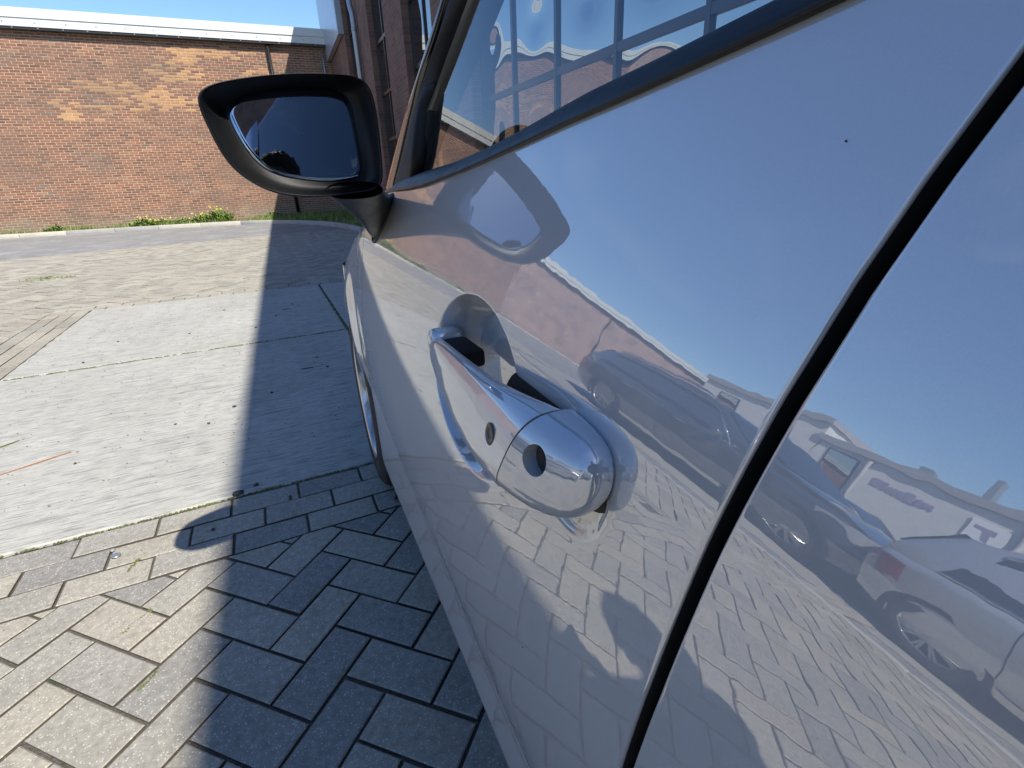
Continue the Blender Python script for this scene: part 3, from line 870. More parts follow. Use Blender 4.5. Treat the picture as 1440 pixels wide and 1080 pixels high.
# glass line
def gl(Y, z, off=0.): return .2+.0524*(Y-.17)+.24*(z-1.055)+off
def ribbon(name, A, B, mat, n=60, crown=.004, fold=.012):
    "raised strip between two 3-D polylines"
    def rs(P):
        P = np.array(P, float); s_ = np.concatenate([[0], np.cumsum(np.linalg.norm(np.diff(P, axis=0), axis=1))]); s_ /= s_[-1]
        t = np.linspace(0, 1, n); Q = np.stack([np.interp(t, s_, P[:, k]) for k in range(3)], -1)
        for k in range(3): Q[1:-1, k] = _sm(Q[:, k], 5)[1:-1]
        return Q
    a, b = rs(A), rs(B); P = []
    for p_, q in zip(a, b):
        row = [p_+np.array([fold, 0, 0])]
        for t in (0, .04, .12, .3, .5, .7, .88, .96, 1.):
            row.append(p_+(q-p_)*t+np.array([-crown*(1-abs(2*t-1)**4), 0, 0]))
        row.append(q+np.array([fold, 0, 0])); P.append(row)
    mb = MB(); mb.grid(np.array(P)); return cpart(mb.build(name, mat, None, smooth=True))
BLO = [(0.1978, 0.9101, 0.9793), (0.1953, 0.871, 0.982), (0.1834, 0.7032, 0.9867), (0.179, 0.6049, 0.9913), (0.1776, 0.4806, 1.0026), (0.1771, 0.3966, 1.0123), (0.1767, 0.3354, 1.0198), (0.1768, 0.2895, 1.0259), (0.1765, 0.253, 1.0297), (0.1766, 0.2239, 1.0331), (0.1766, 0.1797, 1.0385), (0.1766, 0.1478, 1.0423), (0.1768, 0.1259, 1.0453), (0.1771, 0.1052, 1.0484), (0.1771, 0.0849, 1.0515)]
BHI = [(.2158, .8378, 1.0001), (.2157, .8185, 1.0039), (.2112, .7068, 1.0094), (.2058, .577, 1.0152), (.2022, .4676, 1.0244), (.2003, .3916, 1.0329), (.1985, .3002, 1.0454), (.1964, .2337, 1.051), (.1951, .1886, 1.0554), (.1945, .1679, 1.0575), (.1936, .1379, 1.0604), (.193, .117, 1.0645), (.1945, .092, 1.0685)]
BLO = [(x-.002, y, z) for x, y, z in BLO]
ribbon('belt_trim', BLO, BHI, TRIMBLACK, 90, .005, .02)
# trim of the rear door
RY = np.linspace(.088, -.86, 14)
ribbon('belt_trim', [(float(side(Y, beltz(Y), False))-.002, Y, float(beltz(Y))) for Y in RY], [(gl(Y, beltz(Y)+.012)-.008, Y, float(beltz(Y))+.012) for Y in RY], TRIMBLACK, 40, .005, .02)
AOUT = [(.2032, .9308, .9857), (.2099, .9032, 1.0195), (.2148, .8694, 1.0473), (.2232, .8187, 1.0933), (.2283, .7663, 1.1259), (.2328, .7282, 1.153), (.2387, .6719, 1.1899), (.2436, .6346, 1.2186), (.249, .6, 1.2486), (.285, .42, 1.38), (.305, .25, 1.43)]
AMID = [(.207, .878, .9879), (.2147, .8422, 1.0277), (.2228, .808, 1.069), (.2288, .7746, 1.1015), (.2332, .7494, 1.125), (.2366, .7056, 1.1488), (.2432, .6581, 1.1867), (.2488, .6269, 1.2168), (.2536, .5892, 1.2453), (.285, .40, 1.365), (.305, .24, 1.41)]
AIN = [(.2149, .7638, 1.0041), (.2203, .7551, 1.0287), (.2266, .7527, 1.0554), (.2324, .746, 1.081), (.24, .7334, 1.1154), (.2455, .6968, 1.1461), (.2507, .6354, 1.1815), (.2556, .6002, 1.2093), (.2606, .5656, 1.2376), (.285, .385, 1.345), (.300, .23, 1.392)]
ribbon('pillar_garnish', AOUT, AMID, GLOSSBLACK, 60, .004, .02)
ribbon('window_seal', [(x-.001, y, z) for x, y, z in AMID], AIN, RUBBER, 60, .003, .016)
# sail triangle lump at the foot of the pillar
lump = MB(); lump.tube([(.2155, .775, 1.003), (.2205, .765, 1.035), (.2275, .762, 1.068), (.2335, .757, 1.094), (.2375, .742, 1.108), (.2385, .727, 1.113)], [.012, .0125, .012, .011, .009, .003], 12)
cpart(lump.build('window_seal', RUBBER, None, smooth=True))
# front side glass, rear side glass
GP = []
ain = np.array(AIN)
for t in np.linspace(0, 1, 30):
    za = .985+(1.40-.985)*t
    yf_ = float(np.interp(za, ain[:, 2], ain[:, 1]))+.012
    row = []
    for u in np.linspace(0, 1, 24):
        yr = .02; y = yr+(yf_-yr)*u
        zlo = float(beltz(min(y, .7)))-.005; z = zlo+(1.40-zlo)*t
        row.append((gl(y, z), y, z))
    GP.append(row)
GP = np.array(GP)
mb = MB(); mb.grid(GP); cpart(mb.build('side_window', CARGLASS, None, smooth=True)); far_grid('side_window', GP, CARGLASS)
GP2 = np.array([[(gl(y, z), y, z) for y in np.linspace(-.05, -.80+(z-1.1)*.6, 16)] for z in np.linspace(1.07, 1.40, 12)])
mb = MB(); mb.grid(GP2); cpart(mb.build('side_window', DARKGLASS, None, smooth=True)); far_grid('side_window', GP2, DARKGLASS)
BP = np.array([[(gl(y, z)-.006+.004*abs(y+.005)/.06, y, z) for y in np.linspace(.055, -.075, 8)] for z in np.linspace(1.05, 1.42, 10)])
mb = MB(); mb.grid(BP); cpart(mb.build('b_pillar', GLOSSBLACK, None, smooth=True)); far_grid('b_pillar', BP, GLOSSBLACK)
# windshield, roof
ao = np.array(AOUT); WS = []
for q in ao:
    a = q+np.array([.03, .0, .004]); b = mir(a); bow = .24*(1-(q[2]-.98)/.7)
    WS.append([a+(b-a)*t+np.array([sy_, cy_, 0])*bow*math.sin(math.pi*t)**.8+np.array([0, 0, .03*math.sin(math.pi*t)]) for t in np.linspace(0, 1, 24)])
WS = np.array(WS); mb = MB(); mb.grid(WS); cpart(mb.build('windshield', WINDSHIELD, None, smooth=True))
# far A pillar and windshield frame, seen through the glass
far_grid('pillar_garnish', np.array([[p_+np.array([0, .02, 0]), p_+np.array([.05, .02, .01]), p_+np.array([.05, -.06, -.02]), p_+np.array([0, -.07, -.02])] for p_ in ao]), DASH)
mb = MB(); mb.grid(np.array([[p_+np.array([.004, .012, .0]), p_+np.array([.03, .012, .006]), p_+np.array([.045, -.045, -.03]), p_+np.array([.006, -.055, -.02])] for p_ in ao])); cpart(mb.build('a_pillar', PAINT, None, smooth=True))
RP = []
for Y in np.linspace(.33, -1.15, 22):
    e = np.array([gl(Y, 1.40)+.012+.02*max(0, -Y-.5), Y, 1.405-.05*max(0, -Y-.4)]); f = mir(e)
    hgt = .075
    RP.append([e+(f-e)*t+np.array([0, 0, hgt*math.sin(math.pi*min(max(t, 0), 1))**.55]) for t in np.linspace(0, 1, 24)])
mb = MB(); mb.grid(np.array(RP)); cpart(mb.build('roof', PAINT, None, smooth=True))
e = np.array(RP[-1]); f = TP[-1]
RWP = [[np.array(e[int(i*23/13)])*(1-t)+np.array(f[i])*t for i in range(14)] for t in np.linspace(0, 1, 8)]
mb = MB(); mb.grid(np.array(RWP)); cpart(mb.build('rear_window', DARKGLASS, None, smooth=True))
# cabin: floor, dashboard, seats, wheel
mb = MB(); mb.box(.26, 1.68, -1.4, 1.2, .25, .34); cpart(mb.build('cabin_floor', FABRIC))
mb = MB(); mb.box(.32, 1.66, .88, 1.25, .55, .93); o = mb.build('dashboard', DASH, None, bevel=.05, seg=4); cpart(o)
for sx_ in (.42, 1.06):
    mb = MB(); mb.box(sx_, sx_+.5, -.05, .5, .42, .60); o = mb.build('seat', FABRIC, None, bevel=.06, seg=4); cpart(o)
    mb = MB(); mb.box(sx_+.02, sx_+.48, -.22, -.06, .55, 1.12); o = mb.build('seat_back', FABRIC, None, bevel=.07, seg=4); cpart(o)
    mb = MB(); mb.box(sx_+.13, sx_+.37, -.24, -.12, 1.15, 1.32); o = mb.build('headrest', FABRIC, None, bevel=.045, seg=4); cpart(o)
mb = MB(); mb.tube([(.67+.18*math.cos(t), .70+.05*math.sin(t), .86+.17*math.sin(t)) for t in np.linspace(0, 2*math.pi, 33)], .014, 8, False)
mb.tube([(.49, .70, .86), (.67, .76, .84), (.85, .70, .86)], .02, 8); cpart(mb.build('steering_wheel', DASH, None, smooth=True))
# wheels
def make_wheel(parent, c, rz, flip=False, r=.312, spokes=10, alloy=None, name='wheel'):
    w = .19
    prof = [(.10, r*.62), (.012, r*.64), (.004, r*.70), (-.004, r*.80), (.0, r*.90), (.012, r*.965), (.03, r*.995), (w-.03, r*.995), (w-.01, r*.95), (w, r*.8), (w, r*.62)]
    mb = MB(); mb.grid(lathe(prof, 64), True)
    # tread grooves as raised blocks
    for k in range(72):
        a = 2*math.pi*k/72
        for x0, x1 in ((.026, .07), (.078, .118), (.126, .168)):
            ca, sa = math.cos(a), math.sin(a); cb, sb = math.cos(a+.06), math.sin(a+.06)
            r0, r1 = r*.99, r*1.003
            V = [(x0, r0*ca, r0*sa), (x1, r0*ca, r0*sa), (x1, r0*cb, r0*sb), (x0, r0*cb, r0*sb), (x0, r1*ca, r1*sa), (x1, r1*ca, r1*sa), (x1, r1*cb, r1*sb), (x0, r1*cb, r1*sb)]
            mb.add(V, [(4, 5, 6, 7), (0, 1, 5, 4), (1, 2, 6, 5), (2, 3, 7, 6), (3, 0, 4, 7)])
    t = mb.build('tyre', TYRE, parent, smooth=False); autosmooth(t, 30)
    mb = MB(); ri = r*.665
    mb.grid(lathe([(.10, ri*.90), (.02, ri*.93), (.004, ri*.965), (.0, ri), (.012, ri*1.01)], 64), True)
    for k in range(spokes):
        a = 2*math.pi*k/spokes
        for da in (-.075, .075):
            b = a+da
            d = Vector((0, math.cos(b), math.sin(b))); n_ = Vector((0, -math.sin(b), math.cos(b))); wd = ri*.045
            p0 = d*ri*.14+Vector((.020, 0, 0)); p1 = d*ri*.95+Vector((.008, 0, 0))
            V = [p0+n_*wd, p0-n_*wd, p1-n_*wd*.8, p1+n_*wd*.8]; V2 = [v+Vector((.03, 0, 0)) for v in V]
            mb.add([tuple(v) for v in V+V2], [(0, 1, 2, 3), (0, 3, 7, 4), (1, 5, 6, 2)])
    mb.grid(lathe([(.04, ri*.22), (.014, ri*.21), (.010, ri*.17), (.008, .0005)], 24), True)
    rm = mb.build('rim', alloy or ALLOY, t, smooth=False); autosmooth(rm, 35)
    mb = MB(); mb.grid(lathe([(.075, ri*.92), (.07, .001)], 32), True); dk = mb.build('brake_disc', DARK, t)
    t.location = c; t.rotation_euler = (0, 0, rz+(math.pi if flip else 0))
    return t
for c, fl in ((WC, False), (WCR, False), (Vector(mir(np.array(WC))), True), (Vector(mir(np.array(WCR))), True)):
    make_wheel(car, (c.x-.95, c.y-.2, c.z), R(-3), fl)
# wheel housings
for c in (WC, WCR):
    mb = MB(); mb.grid(lathe([(.028, AR+.004), (.30, AR+.004), (.30, .0005)], 40), True)
    o = mb.build('wheel_housing', DARK, car, smooth=True); o.location = (c.x-.95+.0, c.y-.2, c.z); o.rotation_euler = (0, 0, R(-3))
mb = MB(); mb.box(.30, 1.62, -1.5, 2.1, .20, .26); cpart(mb.build('underbody', DARK))

# door handle
def superloft(st, n=40, ex=2.8, close=True):
    P = []
    for (Y, xo, xi, zc, b) in st:
        row = []
        xc = (xo+xi)/2; a = (xi-xo)/2
        for k in range(n):
            th = 2*math.pi*k/n; c_, s_ = math.cos(th), math.sin(th)
            dz_ = b*math.copysign(abs(s_)**(2/ex), s_)
            row.append((xc-a*math.copysign(abs(c_)**(2/ex), c_)+.22*dz_, Y-.42*dz_*math.exp(-abs(Y-.2075)/.035), zc+dz_))
        P.append(row)
    return np.array(P)
def dense(st, n):
    st = np.array(st, float); s_ = np.concatenate([[0], np.cumsum(np.linalg.norm(np.diff(st[:, [0, 1]], axis=0), axis=1))]); s_ /= s_[-1]
    t = np.linspace(0, 1, n)
    out = np.stack([np.interp(t, s_, st[:, k]) for k in range(5)], -1)
    for k in (range(1, 5) if n > 45 else ()):
        q = _sm(out[:, k], max(3, (n//9)|1)); q[0] = out[0, k]; q[-1] = out[-1, k]; out[:, k] = q
    return out
cap_st = [(.1560, .1135, .1180, .8660, .0015), (.1568, .1098, .1190, .8660, .0066), (.1588, .1062, .1205, .8660, .0113), (.1622, .1026, .1220, .8658, .0156), (.1670, .0994, .1235, .8656, .0188), (.1740, .0960, .1245, .8654, .0214), (.1840, .0927, .1255, .8650, .0236), (.1950, .0901, .1262, .8646, .0250), (.2070, .0882, .1265, .8642, .0260)]
mb = MB(); P = superloft(dense(cap_st, 40)); mb.grid(P, True)
mb.f.append(tuple(range(40))); mb.c.append(None); mb.f.append(tuple(39*40+k for k in range(40))[::-1]); mb.c.append(None)
hcap = cpart(mb.build('door_handle_cap', PAINT, None, smooth=True)); autosmooth(hcap, 50)
grip_st = [(.2082, .0882, .1215, .8642, .0260), (.2300, .0885, .1130, .8638, .0254), (.2600, .0898, .1090, .8628, .0240), (.3000, .0935, .1110, .8616, .0216), (.3400, .0990, .1150, .8604, .0182), (.3800, .1055, .1200, .8588, .0146), (.4150, .1120, .1250, .8570, .0110), (.4380, .1175, .1290, .8555, .0078), (.4500, .1210, .1300, .8545, .0040)]
mb = MB(); P = superloft(dense(grip_st, 70)); mb.grid(P, True)
mb.f.append(tuple(range(40))); mb.c.append(None); mb.f.append(tuple(69*40+k for k in range(40))[::-1]); mb.c.append(None)
grip = cpart(mb.build('door_handle', PAINT, None, smooth=True)); autosmooth(grip, 50)
# black gasket widened to paint the cap slot's shade; dark pivot slot at the front of the grip
GK = []
for q in (.0268, .0260, .021, .015, .010, .004):
    ring = []
    for t in np.linspace(0, 2*math.pi, 65)[:-1]:
        cy2 = .1835 if math.cos(t) < 0 else .262
        yy_, zz2 = cy2+q*math.cos(t), .8580+q*math.sin(t)*(1 if math.sin(t) > 0 else .55)
        ring.append((float(side(yy_, zz2, False))+.0022, yy_, zz2))
    GK.append(ring)
mb = MB(); mb.grid(np.array(GK), True); cpart(mb.build('gasket_slot_shade', RUBBER, None, smooth=True))
mb = MB(); mb.box(.1215, .150, .378, .428, .848, .864); o = mb.build('pivot_slot', DARK, None, bevel=.004); cpart(o)
mb = MB(); mb.box(.1185, .150, .428, .452, .846, .870); o = mb.build('pivot_base', PAINT, None, bevel=.008, seg=4); cpart(o)
# key hole and request button: holes bored into the handle, with the lock and the button at their bottom
KEYM = simple('key_cylinder', (.006, .006, .006), .55)
def bore(target, Y, z, r, deep, mat, name):
    xo = float(np.interp(Y, [s_[0] for s_ in cap_st+grip_st], [s_[1] for s_ in cap_st+grip_st]))
    ax = Vector((-1, (-.02 if Y < .207 else .10), .10)).normalized(); u = Vector((0, 0, 1)); u = (u-ax*u.dot(ax)).normalized(); v = ax.cross(u)
    c = Vector((xo-.95, Y-.2, z))
    def circ(rad, d, n=40): return [tuple(c+ax*d+(u*math.cos(t)*rad+v*math.sin(t)*rad)) for t in np.linspace(0, 2*math.pi, n+1)[:-1]]
    mb = MB(); mb.grid(np.array([circ(r*1.0, -deep), circ(r, .02)]), True); mb.f += [tuple(range(40)), tuple(range(40, 80))[::-1]]; mb.c += [None, None]
    cut = mb.build('cutter', PAINT)
    bmm = bmesh.new(); bmm.from_mesh(cut.data); bmesh.ops.recalc_face_normals(bmm, faces=bmm.faces); bmm.to_mesh(cut.data); bmm.free()
    bmm = bmesh.new(); bmm.from_mesh(target.data); bmesh.ops.recalc_face_normals(bmm, faces=bmm.faces); bmm.to_mesh(target.data); bmm.free()
    par = target.parent; target.parent = None
    md = target.modifiers.new('b', 'BOOLEAN'); md.object = cut; md.operation = 'DIFFERENCE'; md.solver = 'EXACT'
    dg = bpy.context.evaluated_depsgraph_get(); dg.update()
    nm = bpy.data.meshes.new_from_object(target.evaluated_get(dg)); target.modifiers.clear(); nm.name = target.name; target.data = nm
    bpy.data.objects.remove(cut); target.parent = par; autosmooth(target, 40)
    mb = MB(); mb.grid(np.array([circ(r*.97, -deep+.0006), circ(r*.9, -deep+.0012), circ(r*.55, -deep+.0014), circ(r*.5, -deep+.0006), circ(.0001, -deep+.0006)]), True)
    o = mb.build(name, mat, car, smooth=True); return o
bore(hcap, .1850, .8735, .0078, .0085, KEYM, 'keyhole')
bore(grip, .2285, .8690, .0064, .0022, simple('button_rubber', (.10, .085, .06), .45), 'handle_button')

# wing mirror
MOUT = [(-0.0346, 1.0807), (-0.0309, 1.0863), (-0.0219, 1.0917), (-0.0034, 1.0972), (0.0305, 1.104), (0.0663, 1.1086), (0.1045, 1.1108), (0.1287, 1.1105), (0.1413, 1.105), (0.1465, 1.0938), (0.1487, 1.0732), (0.1487, 1.0425), (0.1474, 1.0147), (0.1448, 0.9961), (0.1345, 0.9891), (0.1088, 0.9863), (0.0786, 0.9846), (0.0506, 0.9854), (0.0283, 0.9888), (0.0113, 0.9948), (-0.0041, 1.0047), (-0.0167, 1.0175), (-0.0251, 1.0349), (-0.03, 1.0542), (-0.0336, 1.0697)]
MGLS = [(-0.0098, 1.0757), (-0.005, 1.0792), (0.0062, 1.085), (0.0319, 1.0924), (0.0581, 1.0966), (0.0853, 1.099), (0.1052, 1.0981), (0.1174, 1.0915), (0.1213, 1.0783), (0.1219, 1.0555), (0.122, 1.028), (0.1206, 1.0135), (0.1139, 1.0056), (0.0976, 1.0036), (0.0721, 1.0037), (0.0485, 1.0068), (0.03, 1.0111), (0.0146, 1.0196), (0.0034, 1.034), (-0.0039, 1.0513), (-0.0082, 1.0679)]
MC = Vector((.060, 1.050)); NA = 180
def polar(pts):
    P0 = [Vector(q) for q in pts]; n0 = len(P0); dn = []
    for i_ in range(n0):
        p0, p1, p2, p3 = P0[i_-1], P0[i_], P0[(i_+1) % n0], P0[(i_+2) % n0]
        for t in np.linspace(0, 1, 9)[:-1]: dn.append(.5*((2*p1)+(p2-p0)*t+(2*p0-5*p1+4*p2-p3)*t*t+(-p0+3*p1-3*p2+p3)*t**3))
    P = [q-MC for q in dn]; a = np.unwrap([math.atan2(q.y, q.x) for q in P]); r_ = np.array([q.length for q in P])
    if a[-1] < a[0]: a = a[::-1]; r_ = r_[::-1]
    a3 = np.concatenate([a-2*math.pi, a, a+2*math.pi]); r3 = np.concatenate([r_]*3)
    th = np.linspace(0, 2*math.pi, NA, endpoint=False); q = np.interp(th, a3, r3)
    for _ in range(7): q = (np.roll(q, 1)+2*q+np.roll(q, -1))/4
    return q
RO, RG = polar(MOUT), polar(MGLS)*1.05; TH = np.linspace(0, 2*math.pi, NA, endpoint=False)
def mrim_y(x): return .655+.25*(x-.048)
GNRM = Vector((.112, -.980, .188))
def glass_y(x, z):
    dx, dz = x-MC.x, z-MC.y
    return mrim_y(MC.x)+.022+(GNRM.z*dz+GNRM.x*dx)/.980+(dx*dx+dz*dz)*.42+.10*dx
def mring(rad, dy, dz=0., toglass=0.):
    o = []
    for th, r_ in zip(TH, rad):
        x = MC.x+r_*math.cos(th); z = MC.y+r_*math.sin(th)+dz
        y = mrim_y(x)+dy
        if toglass: y = y*(1-toglass)+toglass*glass_y(x, z)
        o.append((x, y, z))
    return o
shell = []
shell.append(mring(RG*.985, 0, 0, 1.)[:])
for t, dy, tg in ((.02, .012, .97), (.10, .010, .9), (.30, .012, .70), (.52, .009, .42), (.70, .005, .20), (.82, .001, .05), (.90, -.0020, 0), (.955, -.0020, 0), (.99, .0002, 0), (1.0, .004, 0)):
    shell.append(mring(RG+(RO-RG)*t, dy, 0, tg))
for sc, dy, dz in ((1.004, .012, 0), (1.004, .024, 0), (.99, .042, 0), (.955, .062, -.001), (.89, .082, -.002), (.78, .100, -.004), (.62, .114, -.006), (.40, .122, -.008), (.15, .1255, -.009), (.01, .126, -.009)):
    shell.append(mring(RO*sc, dy, dz))
mb = MB(); mb.grid(np.array(shell), True)
mh = cpart(mb.build('wing_mirror', MIRRORBLACK, None, smooth=True))
GR = []
for s_ in (1.004, .985, .9, .75, .6, .45, .3, .15, .01):
    ring = []
    for th, r_ in zip(TH, RG*s_):
        x, z = MC.x+r_*math.cos(th), MC.y+r_*math.sin(th); ring.append((x, glass_y(x, z)-.0015+(.002 if s_ > 1 else 0), z))
    GR.append(ring)
mb = MB(); mb.grid(np.array(GR), True)
glass = cpart(mb.build('mirror_glass', MIRRORGLASS, None, smooth=True))
# arm and foot
arm = MB()
AA = [(.074, .668, .990), (.096, .715, .974), (.124, .775, .951), (.153, .875, .924), (.181, .985, .9025)]
BB = [(.142, .668, .990), (.150, .700, .987), (.160, .740, .983), (.173, .780, .978), (.186, .818, .973)]
P = []
for a, b, th_ in zip(AA, BB, (.012, .013, .014, .015, .016)):
    a, b = Vector(a), Vector(b); m_ = (a+b)/2; ax_ = (b-a)/2; nn = ax_.cross(Vector((.7, .5, -.35))).normalized()
    P.append([tuple(m_+ax_*math.copysign(abs(math.cos(t))**.8, math.cos(t))+nn*th_*math.sin(t)) for t in np.linspace(0, 2*math.pi, 33)[:-1]])
P = np.array(P); D = np.array([[P[i_]*(1-q)+P[i_+1]*q for q in (0, .33, .67)] for i_ in range(4)]).reshape(12, 32, 3); D = np.concatenate([D, P[-1:]])
D[1:-1] = (D[:-2]+2*D[1:-1]+D[2:])/4
arm.grid(D, True)
cpart(arm.build('mirror_arm', MIRRORBLACK, None, smooth=True))
ft = MB(); P = []
fa, fb = Vector((.181, .985, .9025)), Vector((.186, .818, .973)); fm = (fa+fb)/2; fx = (fb-fa)/2
for sc, off in ((1.05, .012), (1.05, -.001), (1.0, -.004), (.9, -.005)):
    rw_ = []
    for t in np.linspace(0, 2*math.pi, 41)[:-1]:
        q = fm+fx*sc*math.copysign(abs(math.cos(t))**.8, math.cos(t))+Vector((0, .008, .020))*sc*math.sin(t)
        rw_.append((float(side(q.y, q.z, False))+off, q.y, q.z))
    P.append(rw_)
ft.grid(np.array(P), True); cpart(ft.build('mirror_foot', RUBBER, None, smooth=True))

# ------------------------------------------------------------------ cars parked along the far side of the street (seen in the paint)
def parked_car(name, label, near_x, tail_y, L_, hw, prof, belt, cabin, wheels, wr, paint_m, spokes=9, roofrail=None, body_lo=.2, clad=None):
    "faces -Y, its left flank (towards +X) at near_x; local y runs from tail (0) to nose (L)"
    root = tag(empty(name, (near_x-hw, tail_y, 0), math.pi), label, 'parked car', None)
    # local frame: y forward from tail; x to the right of travel. rotation by pi makes forward = -Y, local -x = world +X
    ys = np.linspace(0, L_, 46)
    def hwid(y):
        t = y/L_; return hw*(1-.16*abs(2*t-1)**5-.02*(t > .8))
    P = []
    for y in ys:
        w = hwid(y); zt = float(interp(y, prof)); zb_ = min(float(interp(y, belt)), zt-.03); lo = body_lo+.10*(max(0, abs(2*y/L_-1)-.86)/.14)
        P.append([(0, y, lo), (w*.86, y, lo), (w*.955, y, lo+.05), (w*.985, y, lo+.18), (w, y, (lo+zb_)/2+.05), (w*.99, y, zb_-.10), (w*.965, y, zb_-.02), (w*.93, y, zb_), (w*.90, y, zb_+.004)])
    P = np.array(P); PM = P.copy(); PM[..., 0] *= -1
    mb = MB(); mb.grid(P); mb.grid(PM)
    for row in (0, -1):
        F = [tuple(q) for q in P[row]]+[tuple(q) for q in PM[row][::-1]]
        mb.add(F, [tuple(range(len(F)))])
    mb.build('body', paint_m, root, smooth=True)
    # deck: bonnet, roof
    D = []
    for y in ys:
        w = hwid(y)*.90; zt = float(interp(y, prof)); zb_ = min(float(interp(y, belt)), zt-.03)
        tall = max(0., zt-zb_-.12); rw = w*(1-.30*min(1, tall/.45))
        D.append([(w*.999, y, zb_+.004), (w+(rw-w)*.5, y, zb_+(zt-zb_)*.52), (rw*1.01, y, zt-.055*min(1, tall/.3)-.012), (rw*.93, y, zt-.012), (rw*.55, y, zt), (0, y, zt+.006)])
    D = np.array(D); DM = D.copy(); DM[..., 0] *= -1
    mb = MB(); mb.grid(D); mb.grid(DM); mb.build('roof', paint_m, root, smooth=True)
    def pt(y, t, off=.006, sgn=1):
        w = hwid(y)*.90; zt = float(interp(y, prof)); zb_ = min(float(interp(y, belt)), zt-.03)
        tall = max(0., zt-zb_-.12); rw = w*(1-.30*min(1, tall/.45))
        a = np.array([w*.999+off, y, zb_+.004]); b = np.array([rw*1.01+off, y, zt-.055*min(1, tall/.3)-.012])
        q = a+(b-a)*t; q[0] *= sgn; return q
    for sgn in (-1, 1):
        for (a, b, c, d) in cabin['side']:   # bottom rear, bottom front, top rear, top front
            Q = [[pt((a+(b-a)*u)*(1-v)+(c+(d-c)*u)*v, .10+.80*v, .008, sgn) for u in np.linspace(0, 1, 10)] for v in np.linspace(0, 1, 5)]
            mb = MB(); mb.grid(np.array(Q)); mb.build('window', DARKGLASS, root, smooth=True)
        a, b, c, d = cabin['side'][0][0], cabin['side'][-1][1], cabin['side'][0][2], cabin['side'][-1][3]
        mb = MB(); mb.tube([pt(c+(d-c)*u, .95, .010, sgn) for u in np.linspace(0, 1, 12)]+[pt(b, .06, .010, sgn)], .016, 6)
        mb.tube([pt(a+(b-a)*u, .05, .012, sgn) for u in np.linspace(0, 1, 12)], .016, 6); mb.build('window_trim', CHROME, root, smooth=True)
        if roofrail:
            mb = MB(); mb.tube([pt(y, 1.10, -.03, sgn)+np.array([0, 0, .035]) for y in np.linspace(*roofrail, 10)], .016, 6); mb.build('roof_rail', CHROME, root, smooth=True)
        for y in cabin['handles']:
            zb_ = float(interp(y, belt))-.11; x = hwid(y)*.99
            mb = MB(); mb.tube([(sgn*(x+.005), y, zb_), (sgn*(x+.035), y+.04, zb_+.004), (sgn*(x+.035), y+.15, zb_+.006), (sgn*(x+.005), y+.19, zb_+.006)], .013, 8); mb.build('door_handle', CHROME, root, smooth=True)
        for y in cabin['gaps']:
            zt_ = float(interp(y, belt)); x = hwid(y)
            mb = MB(); mb.box(sgn*(x*.985)-.012, sgn*(x*.985)+.012, y-.004, y+.004, body_lo+.16, zt_-.04)
            V = [(sgn*(x*f+.002), y-.004, z) for f, z in ((.985, body_lo+.18), (1., (body_lo+zt_)/2+.05), (.99, zt_-.10), (.965, zt_-.02))]; V2 = [(q[0], q[1]+.009, q[2]) for q in V]
            mb = MB(); mb.add(V+V2, [(i, i+1, i+5, i+4) for i in range(3)]); mb.build('door_gap', DARK, root)
        ym = cabin['side'][-1][1]-.12; zm = float(interp(ym, belt))+.06
        mb = MB(); mb.grid(lathe([(-.09, .001), (-.08, .06), (-.03, .085), (.03, .08), (.075, .055), (.085, .001)], 14), True)
        o = mb.build('wing_mirror', cabin.get('mirror', paint_m), root, smooth=True); o.location = (sgn*(hwid(ym)*.9+.14), ym, zm+.02); o.scale = (1, .6, .9)
        for y in wheels:
            w = hwid(y)
            t = make_wheel(root, (sgn*(w-.015), y, wr), 0, sgn > 0, wr, spokes)
            mb = MB(); mb.grid(np.array([[(sgn*(w+.004), y+q*math.cos(th), wr+q*math.sin(th)) for th in np.linspace(-.35, math.pi+.35, 28)] for q in (wr*1.16, wr*1.0)]))
            mb.grid(np.array([[(sgn*(w+.004-dx), y+q*math.cos(th), wr+q*math.sin(th)) for th in np.linspace(-.35, math.pi+.35, 28)] for q, dx in ((wr*1.16, 0), (wr*1.17, .03))]))
            mb.build('wheel_arch', clad or DARK, root, smooth=True)
        # lamps
        zl = float(interp(.05, belt))
        mb = MB()
        mb.grid(np.array([[(sgn*(hwid(y)*f+.006), y-.004, zl-.30+.24*v) for v in np.linspace(0, 1, 5)] for y, f in ((.0, .62), (.0, .95), (.10, .995), (.28, .99))]))
        mb.build('tail_lamp', REDLAMP, root, smooth=True)
        zn = float(interp(L_-.25, prof))
        mb = MB(); mb.grid(np.array([[(sgn*(hwid(y)*f+.006), y+.003, zn-.22+.15*v) for v in np.linspace(0, 1, 5)] for y, f in ((L_, .6), (L_-.02, .95), (L_-.2, .985), (L_-.55, .985))]))
        mb.build('headlight', LAMPGLASS, root, smooth=True)
        mb = MB(); mb.grid(np.array([[(sgn*(hwid(y)*.975+.004), y, z) for z in (body_lo+.02, body_lo+.09)] for y in np.linspace(wheels[0]+wr*1.2, wheels[1]-wr*1.2, 8)])); mb.build('sill_trim', clad or CHROME, root, smooth=True)
    # screens
    for nm, key in (('windshield', 'front'), ('rear_window', 'rear')):
        y0, y1 = cabin[key]
        Q = []
        for y in np.linspace(y0, y1, 6):
            w = hwid(y)*.90; zt = float(interp(y, prof)); zb_ = min(float(interp(y, belt)), zt-.03); tall = max(0., zt-zb_-.12); rw = w*(1-.30*min(1, tall/.45))
            Q.append([(rw*.92*u, y+(.012 if key == 'front' else -.012), zt+.012*(1-abs(u))+.006) for u in np.linspace(-1, 1, 9)])
        mb = MB(); mb.grid(np.array(Q)); mb.build(nm, DARKGLASS, root, smooth=True)
    return root
